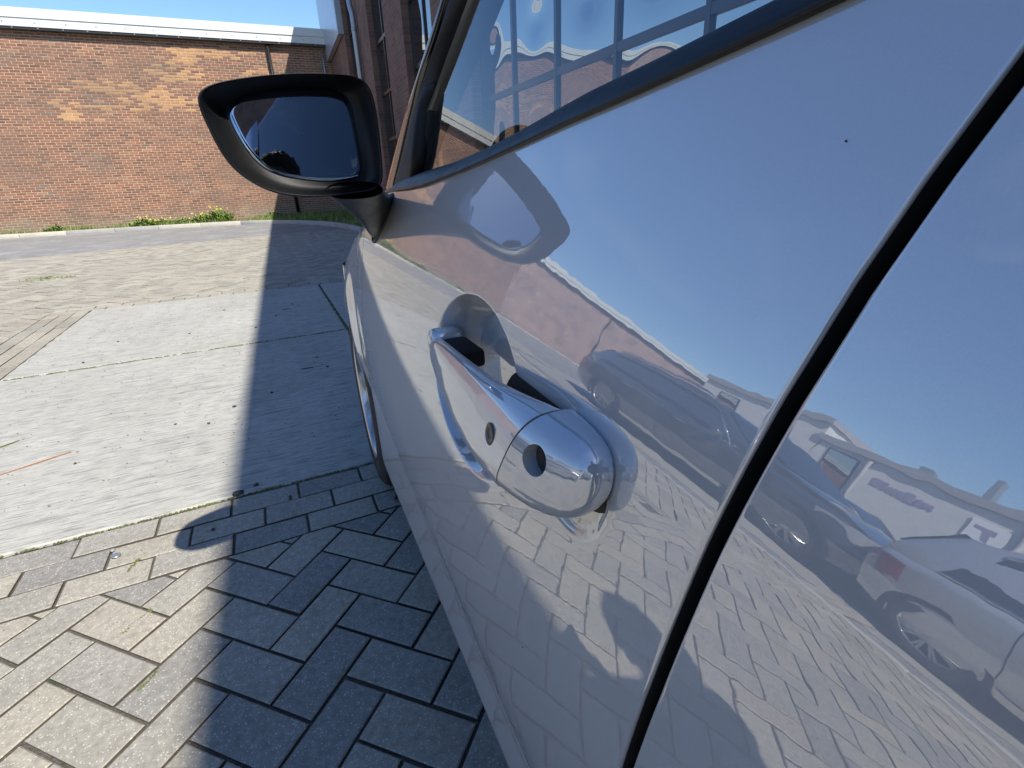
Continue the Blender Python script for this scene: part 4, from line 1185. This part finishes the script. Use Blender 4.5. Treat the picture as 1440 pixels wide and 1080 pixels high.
SUVP = paint('dark_grey_paint', (.045, .05, .06), .3, .35)
SILV2 = paint('bright_silver_paint', (.55, .56, .57), .55, .34)
SILV3 = paint('pale_silver_paint', (.60, .61, .62), .5, .34)
suv = parked_car('dark_suv', 'dark grey estate car parked across the street, mirrored in the front door behind the handle', -3.9, 6.05, 4.32, .92,
    [(0, .95), (.12, 1.25), (.35, 1.52), (.8, 1.62), (2.0, 1.64), (2.6, 1.56), (3.3, 1.10), (3.95, 1.0), (4.25, .86), (4.32, .74)],
    [(0, .98), (.6, 1.05), (3.3, .98), (4.0, .93), (4.32, .72)],
    dict(side=[(.45, 1.15, .62, 1.15), (1.19, 2.1, 1.19, 2.1), (2.14, 3.1, 2.14, 2.62)], handles=[1.3, 2.3], gaps=[1.17, 2.12, 3.12], front=(2.65, 3.28), rear=(.12, .36)), (.95, 3.60), .345, SUVP, 10, (.6, 2.4), .22)
hatch = parked_car('small_hatchback', 'bright silver two door hatchback parked closest, mirrored low in the rear door', -3.68, 1.73, 3.60, .82,
    [(0, .80), (.10, 1.06), (.35, 1.36), (.8, 1.47), (1.6, 1.49), (2.1, 1.40), (2.75, 1.0), (3.2, .92), (3.5, .80), (3.6, .66)],
    [(0, .90), (.6, .96), (2.7, .92), (3.3, .85), (3.6, .62)],
    dict(side=[(.42, .86, .62, .92), (.92, 2.45, .98, 2.05)], handles=[1.05], gaps=[.90, 2.4], front=(2.1, 2.72), rear=(.10, .36)), (.56, 2.86), .30, SILV2, 10)
sedan = parked_car('silver_sedan', 'pale silver sedan parked in the row behind, mirrored above the nose of the dark estate', -8.4, 7.0, 4.5, .89,
    [(0, .86), (.3, 1.0), (.7, 1.06), (1.2, 1.36), (1.9, 1.45), (2.5, 1.40), (3.3, 1.0), (4.1, .92), (4.45, .75), (4.5, .65)],
    [(0, .90), (.8, .98), (3.3, .92), (4.2, .86), (4.5, .62)],
    dict(side=[(.95, 1.75, 1.3, 1.75), (1.80, 3.0, 1.80, 2.42)], handles=[.95, 1.95], gaps=[1.78, 2.95], front=(2.5, 3.25), rear=(.72, 1.18)), (.95, 3.6), .32, SILV3, 9)
blue = parked_car('blue_sedan', 'dark blue sedan parked far behind along the street', -3.9, -3.6, 4.4, .88,
    [(0, .86), (.3, 1.0), (.7, 1.06), (1.2, 1.36), (1.9, 1.45), (2.5, 1.40), (3.3, 1.0), (4.1, .92), (4.35, .75), (4.4, .65)],
    [(0, .90), (.8, .98), (3.3, .92), (4.2, .86), (4.4, .62)],
    dict(side=[(.95, 1.75, 1.3, 1.75), (1.80, 3.0, 1.80, 2.42)], handles=[.95, 1.95], gaps=[1.78, 2.95], front=(2.5, 3.25), rear=(.72, 1.18)), (.95, 3.5), .32, paint('dark_blue_paint', (.02, .03, .07), .4, .35), 9)

# street edge: concrete kerb between pavers and asphalt, parking strip
bay = mesh_obj('parking_bay', [(-6.2, -12, -.013), (-3.42, -12, -.013), (-3.42, 8, -.013), (-6.2, 8, -.013)], [(0, 1, 2, 3)], PAVERF0); kind(bay)
pk = empty('parking_kerb', (PX0-.06, 0, 0)); kind(pk)
for i in range(-7, 7):
    mb = MB(); mb.box(-.05, .05, .005, .995, -.03, .008); o = mb.build('kerb_stone', KERB, pk, bevel=.008, seg=1); o.location = (0, i, rng.uniform(-.002, .002))

# ------------------------------------------------------------------ white buildings across the street
def plain_building(name, label, x1, y0, y1, h, mat, wins=(), dep=10, trim=True):
    root = tag(empty(name, (x1, y0, 0)), label, 'building')
    mb = MB(); mb.box(-dep, 0, 0, y1-y0, -.04, h); mb.build('wall', mat, root)
    if trim:
        mb = MB(); mb.box(-dep, .12, -.1, y1-y0+.1, h, h+.28); mb.build('roof_edge', GREYWALL if mat is WHITEWALL else COPING, root)
    for (a, b, z0, z1) in wins:
        mb = MB(); mb.box(-.02, .05, a-.06, b+.06, z0-.06, z1+.06); f = mb.build('window_frame', FRAME, root)
        mb = MB(); mb.box(.051, .058, a, b, z0, z1); mb.build('pane', PANE, f)
    return root
wa = plain_building('white_hall', 'low white rendered hall beyond the brick wall, mirrored next to the door gap', -20, 12.35, 17.4, 5.0, WHITEWALL, [(2.6, 3.7, 3.3, 4.5), (.7, 1.3, .1, 2.2), (3.9, 4.6, .8, 1.9)])
wb = plain_building('white_warehouse', 'wide white warehouse with a purple sign, mirrored in the rear door', -20, -14, 12.3, 4.25, WHITEWALL, [(24.6, 25.7, .2, 4.0), (12.0, 14.6, .1, 3.2), (7.0, 8.8, 1.0, 2.2), (16.2, 18.4, 1.1, 2.3)])
mb = MB()
for y_, w_, h_ in ((23.0, .5, .5), (21.2, .25, .9), (18.0, .8, .4), (15.0, .3, .7)): mb.box(-2.2, -1.6, y_, y_+w_, 4.53, 4.53+h_)
o = mb.build('roof_vents', ZINC, wb); o['kind'] = 'stuff'
for y in (4.0, 15.4, 19.4, 24.2):
    mb = MB(); mb.tube([(.08, y, 0), (.08, y, 4.2)], .09, 8); mb.build('downpipe', GREYWALL, wb, smooth=True)
PURPLE = simple('purple_lettering', (.30, .26, .36), .6)
sg = MB(); rs_ = random.Random(4); y = 21.7
while y < 23.6:
    w_ = rs_.uniform(.10, .22); sg.box(.0, .04, y, y+w_, 3.3, 3.3+rs_.uniform(.25, .4)); y += w_+.07
sg.build('blurred_lettering', PURPLE, wb)
mb = MB(); mb.box(.0, .05, 19.7, 20.7, 3.0, 3.8); bs = mb.build('white_logo_sign', simple('white_sign', (.8, .8, .82), .4), wb)
mb = MB(); mb.box(.051, .058, 19.95, 20.55, 3.50, 3.64); mb.box(.051, .058, 20.05, 20.25, 3.16, 3.50); mb.build('logo_mark', PURPLE, bs)
wc = plain_building('grey_office', 'grey office block behind the person, down the street', -22, -40, -14, 7.5, GREYWALL, [(i*3+1, i*3+2.8, z, z+1.4) for i in range(8) for z in (1.2, 4.4)])

# ------------------------------------------------------------------ the photographer, holding the phone
def skin_mesh(name, joints, edges, radii, mat, parent, root=0, sub=2):
    me = bpy.data.meshes.new(name); me.from_pydata(joints, edges, []); me.update()
    o = bpy.data.objects.new(name, me); COL.objects.link(o)
    md = o.modifiers.new('skin', 'SKIN'); md.use_smooth_shade = True
    for v, r_ in zip(me.skin_vertices[0].data, radii):
        v.radius = (r_, r_) if not hasattr(r_, '__len__') else r_
    me.skin_vertices[0].data[root].use_root = True
    ms = o.modifiers.new('sub', 'SUBSURF'); ms.levels = sub; ms.render_levels = sub
    dg = bpy.context.evaluated_depsgraph_get(); dg.update()
    nm = bpy.data.meshes.new_from_object(o.evaluated_get(dg)); nm.name = name
    o.modifiers.clear(); o.data = nm; nm.materials.clear(); nm.materials.append(mat)
    nm.polygons.foreach_set('use_smooth', [True]*len(nm.polygons))
    o.parent = parent; return o
per = tag(empty('person', (-.06, -.64, 0)), 'person with dark curly hair holding up a phone, mirrored in the wing mirror', 'person')
J = {'pel': (0, 0, .95), 'waist': (0, .0, 1.08), 'chest': (0, -.01, 1.28), 'neck': (0, .0, 1.46), 'head0': (0, .015, 1.53), 'head1': (0, .03, 1.60), 'head2': (0, .03, 1.69),
     'shl': (-.17, 0, 1.41), 'ell': (-.21, .22, 1.18), 'wrl': (.025, .43, .95), 'shr': (.17, 0, 1.41), 'elr': (.24, .22, 1.18), 'wrr': (.195, .40, .95),
     'hpl': (-.09, 0, .90), 'knl': (-.11, .03, .50), 'anl': (-.12, -.02, .09), 'tol': (-.14, .14, .035), 'hpr': (.09, 0, .90), 'knr': (.11, .03, .50), 'anr': (.12, -.02, .09), 'tor': (.14, .14, .035)}
names = list(J); ix = {n: i for i, n in enumerate(names)}
RD = {'pel': (.15, .10), 'waist': (.135, .095), 'chest': (.165, .11), 'neck': .055, 'head0': .065, 'head1': .085, 'head2': .075, 'shl': .066, 'ell': .045, 'wrl': .028, 'shr': .066, 'elr': .045, 'wrr': .028,
      'hpl': .095, 'knl': .06, 'anl': .042, 'tol': .036, 'hpr': .095, 'knr': .06, 'anr': .042, 'tor': .036}
ED = [('pel', 'waist'), ('waist', 'chest'), ('chest', 'neck'), ('neck', 'head0'), ('head0', 'head1'), ('head1', 'head2'), ('chest', 'shl'), ('shl', 'ell'), ('ell', 'wrl'), ('chest', 'shr'), ('shr', 'elr'), ('elr', 'wrr'),
      ('pel', 'hpl'), ('hpl', 'knl'), ('knl', 'anl'), ('anl', 'tol'), ('pel', 'hpr'), ('hpr', 'knr'), ('knr', 'anr'), ('anr', 'tor')]
skin_mesh('body', [J[n] for n in names], [(ix[a], ix[b]) for a, b in ED], [RD[n] for n in names], SKIN, per)
cl = ['pel', 'waist', 'chest', 'shl', 'ell', 'shr', 'elr']; cx_ = {n: i for i, n in enumerate(cl)}
JJ = dict(J); pass
skin_mesh('jacket', [J['pel'], J['waist'], J['chest'], (0, 0, 1.42), J['shl'], J['ell'], (-.02, .37, .985), J['shr'], J['elr'], (.205, .34, .985)], [(0, 1), (1, 2), (2, 3), (2, 4), (4, 5), (5, 6), (2, 7), (7, 8), (8, 9)],
          [(.175, .125), (.16, .12), (.185, .13), .075, .085, .062, .045, .085, .062, .045], CLOTH, per)
skin_mesh('trousers', [(0, 0, .93), J['hpl'], J['knl'], (-.12, -.02, .13), J['hpr'], J['knr'], (.12, -.02, .13), (0, 0, 1.03)], [(0, 1), (1, 2), (2, 3), (0, 4), (4, 5), (5, 6), (0, 7)], [.125, .112, .078, .068, .112, .078, .068, .118], JEANS, per)
for s_ in (-1, 1):
    skin_mesh('shoe', [(s_*.12, -.06, .05), (s_*.13, .05, .045), (s_*.145, .17, .035)], [(0, 1), (1, 2)], [.05, .048, .04], SHOE, per)
# hair: curls over the skull
mb = MB(); rh = random.Random(11)
for k in range(420):
    th = rh.uniform(0, 2*math.pi); ph = math.acos(rh.uniform(-.45, 1))
    d = Vector((math.sin(ph)*math.cos(th), math.sin(ph)*math.sin(th), math.cos(ph)))
    if d.y > .45 and d.z < .45: continue
    c = Vector((0, .015, 1.645))+Vector((d.x*.108, d.y*.122, d.z*.122)); rr_ = rh.uniform(.018, .034)
    t1 = d.orthogonal().normalized(); t2 = d.cross(t1)
    V = [c+d*rr_, c+t1*rr_, c+t2*rr_, c-t1*rr_, c-t2*rr_, c-d*rr_]
    mb.add([tuple(v) for v in V], [(0, 1, 2), (0, 2, 3), (0, 3, 4), (0, 4, 1), (5, 2, 1), (5, 3, 2), (5, 4, 3), (5, 1, 4)])
mb.build('hair', HAIR, per, smooth=True)
for s_ in (-1, 1):
    mb = MB(); mb.grid(np.array([[(s_*.034+.012*math.cos(t)*q, .118-.01*q, 1.60+.007*math.sin(t)*q) for t in np.linspace(0, 6.2832, 13)] for q in (1., .5, .02)])); mb.build('eye', DARK, per, smooth=True)
skin_mesh('nose', [(0, .105, 1.60), (0, .135, 1.565), (0, .112, 1.555)], [(0, 1), (1, 2)], [.010, .013, .012], SKIN, per, 0, 1)
# hands: palm, four curled fingers and a thumb each
for s_, wr_ in ((-1, J['wrl']), (1, J['wrr'])):
    w_ = Vector(wr_); tgt = Vector((.108+s_*.058, .52-s_*.02, .955)); d = (tgt-w_).normalized(); side_ = Vector((0, 0, 1)); side_ = (side_-d*side_.dot(d)).normalized(); n_ = d.cross(side_)
    inn = n_ if n_.x*s_ < 0 else -n_
    pal = w_+d*.05; J2 = [tuple(w_-d*.02), tuple(pal), tuple(w_+d*.085)]; E2 = [(0, 1), (1, 2)]; R2 = [(.026, .026), (.036, .018), (.036, .016)]
    skin_mesh('hand', J2, E2, R2, SKIN, per, 0, 1)
    for f, ln in enumerate((.062, .072, .068, .052)):
        b = w_+d*.085+side_*(.030-.020*f); k1 = b+d*ln*.45+inn*.006; k2 = k1+d*ln*.25+inn*ln*.22; k3 = k2+inn*ln*.34-d*ln*.02
        skin_mesh('finger', [tuple(b-d*.02), tuple(b), tuple(k1), tuple(k2), tuple(k3)], [(0, 1), (1, 2), (2, 3), (3, 4)], [.009, .009, .0085, .008, .007], SKIN, per, 0, 1)
    b = w_+d*.03+side_*.026; k1 = b+side_*.022+d*.025+inn*.012; k2 = k1+d*.022+inn*.022
    skin_mesh('thumb', [tuple(b), tuple(k1), tuple(k2)], [(0, 1), (1, 2)], [.012, .0105, .009], SKIN, per, 0, 1)
ph = MB(); ph.box(-.078, .078, -.004, .004, -.0375, .0375)
pho = ph.build('phone', simple('phone_black', (.015, .015, .017), .2), None, bevel=.0035, seg=3)
tag(pho, 'black phone held sideways in both hands of the person', 'phone')
mp_ = M.copy(); mp_ = M @ Matrix.Translation((.066, -.056, .012)) @ Matrix.Rotation(R(90), 4, 'X'); pho.matrix_world = mp_
mb = MB(); mb.grid(lathe([(0, .0001), (0, .006), (.001, .006)], 16), True); lens = mb.build('camera_lens', DARKGLASS, pho); lens.location = (-.06, -.0045, .02); lens.rotation_euler = (0, 0, R(90))

# ------------------------------------------------------------------ weeds and grass at the foot of the hall
def leaf_tuft(mb, x, y, z0, n, h, spread, w, rnd):
    for k in range(n):
        a = rnd.uniform(0, 6.283); rr_ = spread*rnd.random()**.6; bx, by = x+rr_*math.cos(a), y+rr_*math.sin(a)*.6
        hh = h*rnd.uniform(.25, 1.)*(1-.5*rr_/max(spread, .01)); az = rnd.uniform(0, 6.283); lean = rnd.uniform(.1, .8)*hh
        ww = w*rnd.uniform(.6, 1.3); dx, dy = math.cos(az), math.sin(az)
        p0 = Vector((bx, by, z0+hh*rnd.uniform(0, .6))); p1 = p0+Vector((dx*lean*.5, dy*lean*.5, hh*.35)); p2 = p1+Vector((dx*lean*.6, dy*lean*.6, hh*rnd.uniform(-.05, .2)))
        s_ = Vector((-dy, dx, 0))*ww
        mb.add([tuple(v) for v in (p0, p1+s_, p2, p1-s_)], [(0, 1, 2, 3)])
WG = 'flowering weeds along the foot of the brick hall'
wr_ = random.Random(21)
for i, (x, h, sp, lab, fl) in enumerate(((-3.05, .26, .34, 'low leafy weed, leftmost of the flowering weeds at the brick wall', 6), (-2.55, .20, .3, 'small weed with yellow flowers, second from the left at the brick wall', 7), (-2.1, .2, .26, 'small weed with few yellow flowers in the middle of the row at the brick wall', 4),
        (-1.6, .27, .28, 'weed with several yellow flowers left of the tallest weed', 7), (-1.12, .42, .34, 'tallest leafy weed with yellow flowers, near the mirror housing', 9), (-5.1, .2, .22, 'dark round weed tuft at the wall near the left picture edge', 0), (.35, .22, .2, 'sparse weed right of the tallest weed, by the shadow edge', 3))):
    mb = MB(); leaf_tuft(mb, 0, 0, .0, 420, h*1.25, sp*1.15, .021, wr_)
    r_ = tag(mb.build('weed', LEAF), lab, 'weed', WG); r_.location = (x, 18.15, .035)
    if fl:
        fm = MB()
        for k in range(fl):
            c = Vector((wr_.uniform(-sp, sp)*.8, wr_.uniform(-.14, .05), h*wr_.uniform(.75, 1.12))); q = wr_.uniform(.013, .022)
            fm.add([tuple(c+Vector((q*math.cos(t), -.3*q, q*math.sin(t)))) for t in np.linspace(0, 6.283, 9)[:-1]]+[tuple(c+Vector((0, -.6*q, 0)))], [(j, (j+1) % 8, 8) for j in range(8)])
        fm.build('flower', FLOWER, r_)
gm = MB()
for k in range(14000):
    x = wr_.uniform(-9, 2.6); 
    dens = .5+.5*math.sin(x*2.3)+.4*math.sin(x*5.1+1)+(.8 if x > .2 else 0)
    if wr_.random() > max(.12, dens): continue
    ky = float(np.interp(x, [q.x for q in kp[:-4]], [q.y for q in kp[:-4]]))
    y = wr_.uniform(ky+.06, WALLY-.03) if wr_.random() < .8 else WALLY-.06
    h = wr_.uniform(.04, .17)*(1.3 if x > .2 else 1); az = wr_.uniform(0, 6.283); w_ = .008
    gm.add([(x-w_*math.sin(az), y+w_*math.cos(az), .03), (x+w_*math.sin(az), y-w_*math.cos(az), .03), (x+math.cos(az)*h*.5, y+math.sin(az)*h*.4, .03+h)], [(0, 1, 2)])
for k in range(2600):
    x = wr_.uniform(.9, 2.8); ylim = float(np.interp(x, [.3, 1.2, 1.75, 1.95, 2.9], [16.6, 15.2, 13.4, 11.5, 11.5])); y = wr_.uniform(ylim+.1, WALLY-.05)
    h = wr_.uniform(.05, .22); az = wr_.uniform(0, 6.283); w_ = .01
    gm.add([(x-w_*math.sin(az), y+w_*math.cos(az), .03), (x+w_*math.sin(az), y-w_*math.cos(az), .03), (x+math.cos(az)*h*.5, y+math.sin(az)*h*.4, .03+h)], [(0, 1, 2)])
kind(gm.build('grass', GRASS), 'stuff', 'grass and low weeds between the kerb and the brick wall')
# moss in the joints, weed patch in the far paving
mm = MB()
def moss(x, y, ax, ay, n, r0=.004, z=.0):
    for k in range(n):
        t = wr_.random(); c = Vector((x+(ax-x)*t+wr_.gauss(0, .0022), y+(ay-y)*t+wr_.gauss(0, .0022), z-.002)); q = r0*wr_.uniform(.4, 1.2)
        mm.add([tuple(c+Vector((q, 0, 0))), tuple(c+Vector((0, q, 0))), tuple(c+Vector((-q, 0, 0))), tuple(c+Vector((0, -q, 0))), tuple(c+Vector((0, 0, q*1.1)))], [(0, 1, 4), (1, 2, 4), (2, 3, 4), (3, 0, 4)])
for a in ((-.478, 1.275, -.455, 1.300, 60), (-.505, 1.242, -.49, 1.26, 30), (-.44, 1.045, -.41, 1.085, 70), (-.39, .72, -.30, .79, 50), (-.54, 1.50, -.52, 1.55, 40), (-.1, 1.62, -.1, 1.68, 40), (.05, 1.60, .05, 1.65, 40)):
    moss(*a)
for x in np.linspace(SLABX0+.02, SLABX1-.02, 420):
    if wr_.random() < .55: moss(x, SLABY0-.008, x+.005, SLABY0-.005, 3, .005)
    if wr_.random() < .5: moss(x, SLABY0+2.0, x+.006, SLABY0+2.003, 7, .010, -.003)
for y in np.linspace(SLABY0, SLABY1, 300):
    moss(SLABX1+.011, y, SLABX1+.011, y+.01, 4, .007)
kind(mm.build('moss', leaf_mat('moss_green', (.07, .065, .03), (.10, .13, .03), 14)), 'stuff', 'moss growing in the joints of the paving')
pt_ = MB(); leaf_tuft(pt_, 0, 0, 0, 160, .05, .30, .012, wr_)
wp_ = kind(pt_.build('weed_patch', GRASS), 'stuff', 'flat patch of weeds in a hole of the far paving at the left'); wp_.location = (-2.62, 8.4, .0)
# ------------------------------------------------------------------ small things on the ground
mb = MB(); mb.grid(lathe([(0, .0001), (.0012, .006), (.0015, .0105), (.0004, .0125), (-.001, .0125)], 20), True)
c_ = tag(mb.build('bottle_cap', simple('dull_silver', (.5, .5, .48), .35, .8), None, smooth=True), 'flattened silver bottle cap lying on the sunlit paving bricks', 'bottle cap'); c_.location = (-.585, 1.592, .0045); c_.rotation_euler = (.25, R(-90)+.1, .4)
def pebble(x, y, r_, z=.004, lab='', mat=None, el=1.):
    bm = bmesh.new(); bmesh.ops.create_icosphere(bm, subdivisions=2, radius=r_)
    for v in bm.verts: v.co = Vector((v.co.x*el, v.co.y, v.co.z*.6))*(1+.18*math.sin(v.co.x*900+v.co.y*500))
    me = bpy.data.meshes.new('pebble'); bm.to_mesh(me); bm.free(); me.materials.append(mat or DARKST)
    me.polygons.foreach_set('use_smooth', [True]*len(me.polygons))
    o = bpy.data.objects.new('pebble', me); COL.objects.link(o); o.location = (x, y, z+r_*.4); o.rotation_euler = (0, 0, rng.uniform(0, 6)); return o
DARKST = plastic('dark_stone', (.05, .048, .045), .8)
GREYST = plastic('grey_stone', (.25, .25, .25), .8)
tag(pebble(-.60, 1.625, .0075, .001, mat=GREYST), 'small grey pebble beside the flattened bottle cap', 'pebble')
PG = 'dark pebbles scattered on the concrete slabs'
PL = ('sunlit pebble on the near slab just below the rust brown blade', 'left one of the pair of pebbles in the middle of the sunlit near slab', 'small pebble beside the pair in the middle of the sunlit near slab', 'right one of the pair of pebbles in the middle of the sunlit near slab',
      'pebble close to the shadow line on the sunlit near slab', 'shaded pebble below the lifting slot of the near slab', 'shaded pebble right of the lifting slot of the near slab', 'pebble at the shadow line on the far slab', 'sunlit pebble in the middle of the far slab', 'shaded pebble on the far slab, nearest the joint between the slabs',
      'sunlit pebble left of the middle on the far slab', 'shaded pebble near the lifting slot of the far slab', 'sunlit pebble at the far side of the far slab', 'sunlit pebble beside the joint at the left end of the far slab')
for (x, y, r_), lab_ in zip(((-.86, 2.33, .006), (-.54, 2.54, .006), (-.40, 2.47, .007), (-.30, 2.62, .009), (-.13, 2.72, .007), (.18, 2.98, .007), (.14, 3.2, .006), (-.2, 4.2, .008), (-.65, 4.3, .007), (-.05, 4.5, .007), (-1.1, 4.35, .007), (.1, 4.9, .007), (-.45, 5.0, .008), (-1.2, 3.9, .008)), PL):
    tag(pebble(x, y, r_, .004), lab_, 'pebble', PG)
tag(pebble(-.262, 1.772, .014, .001, el=1.3), 'dark stone on the mossy edge of the concrete slab at the shadow line', 'stone')
tag(pebble(-.205, 1.80, .0085, .004), 'dark stone just inside the shadow on the near edge of the concrete slab', 'stone')
tag(pebble(-.33, 1.59, .006, .001), 'black stone inside the mirror shadow on the paving', 'stone')
BROWNLEAF = simple('dry_leaf', (.26, .10, .035), .7); OLIVE = simple('olive_leaf', (.10, .11, .03), .7)
def blade(name, p0, p1, w, mat, lab, cat):
    a, b = Vector((*p0, 0)), Vector((*p1, 0)); d = b-a; n_ = Vector((-d.y, d.x, 0)).normalized()
    V = []; 
    for t in np.linspace(0, 1, 11):
        q = a+d*t; ww = w*(.25+.75*math.sin(math.pi*min(1, t*.9+.08)))*(.35+.65*t if name == 'dry_grass_blade' else 1)
        V += [tuple(q+n_*ww+Vector((0, 0, .006))), tuple(q+Vector((0, 0, .009))), tuple(q-n_*ww+Vector((0, 0, .006)))]
    F = [(3*i+j, 3*i+j+1, 3*i+j+4, 3*i+j+3) for i in range(10) for j in (0, 1)]
    return tag(mesh_obj(name, V, F, mat), lab, cat)
blade('dry_grass_blade', (-1.12, 2.36), (-.905, 2.46), .006, BROWNLEAF, 'rust brown dry blade lying on the concrete slab at the left picture edge', 'leaf')
blade('leaf', (-1.22, 2.66), (-1.15, 2.71), .008, OLIVE, 'short olive green leaf on the concrete slab at the left picture edge', 'leaf')
# lifting slots cast into the slab
for x, y in ((.07, 3.02), (.04, 4.72)):
    mb = MB(); mb.box(-.032, .032, -.007, .007, .0, .0052); o = mb.build('lifting_slot', DARK, pave); o.location = (x, y, 0)

for (x, y, z), rad in (((.1628, .1080, 1.0048), .00032), ((.1066, .2333, .6926), .0004)):
    mb = MB(); mb.grid(np.array([[(x-.0006*(1-q*q), y+rad*q*math.cos(t), z+rad*q*1.2*math.sin(t)) for t in np.linspace(0, 2*math.pi, 11)] for q in (1., .6, .05)]))
    cpart(mb.build('dirt_speck', DARKST, None, smooth=True))
gr = MB()
for k in range(1500):
    x, y = wr_.uniform(-1.6, .2), wr_.uniform(.3, 6.5); q = wr_.uniform(.0008, .0026)*(1 if y < 2 else 1.8); z = .003 if y < SLABY0 else .0055
    gr.add([(x+q, y, z), (x, y+q, z), (x-q, y, z), (x, y-q*.8, z), (x, y, z+q*.9)], [(0, 1, 4), (1, 2, 4), (2, 3, 4), (3, 0, 4)])
kind(gr.build('grit', plastic('grit_stone', (.16, .15, .13), .9)), 'stuff', 'fine grit scattered over paving and slabs')
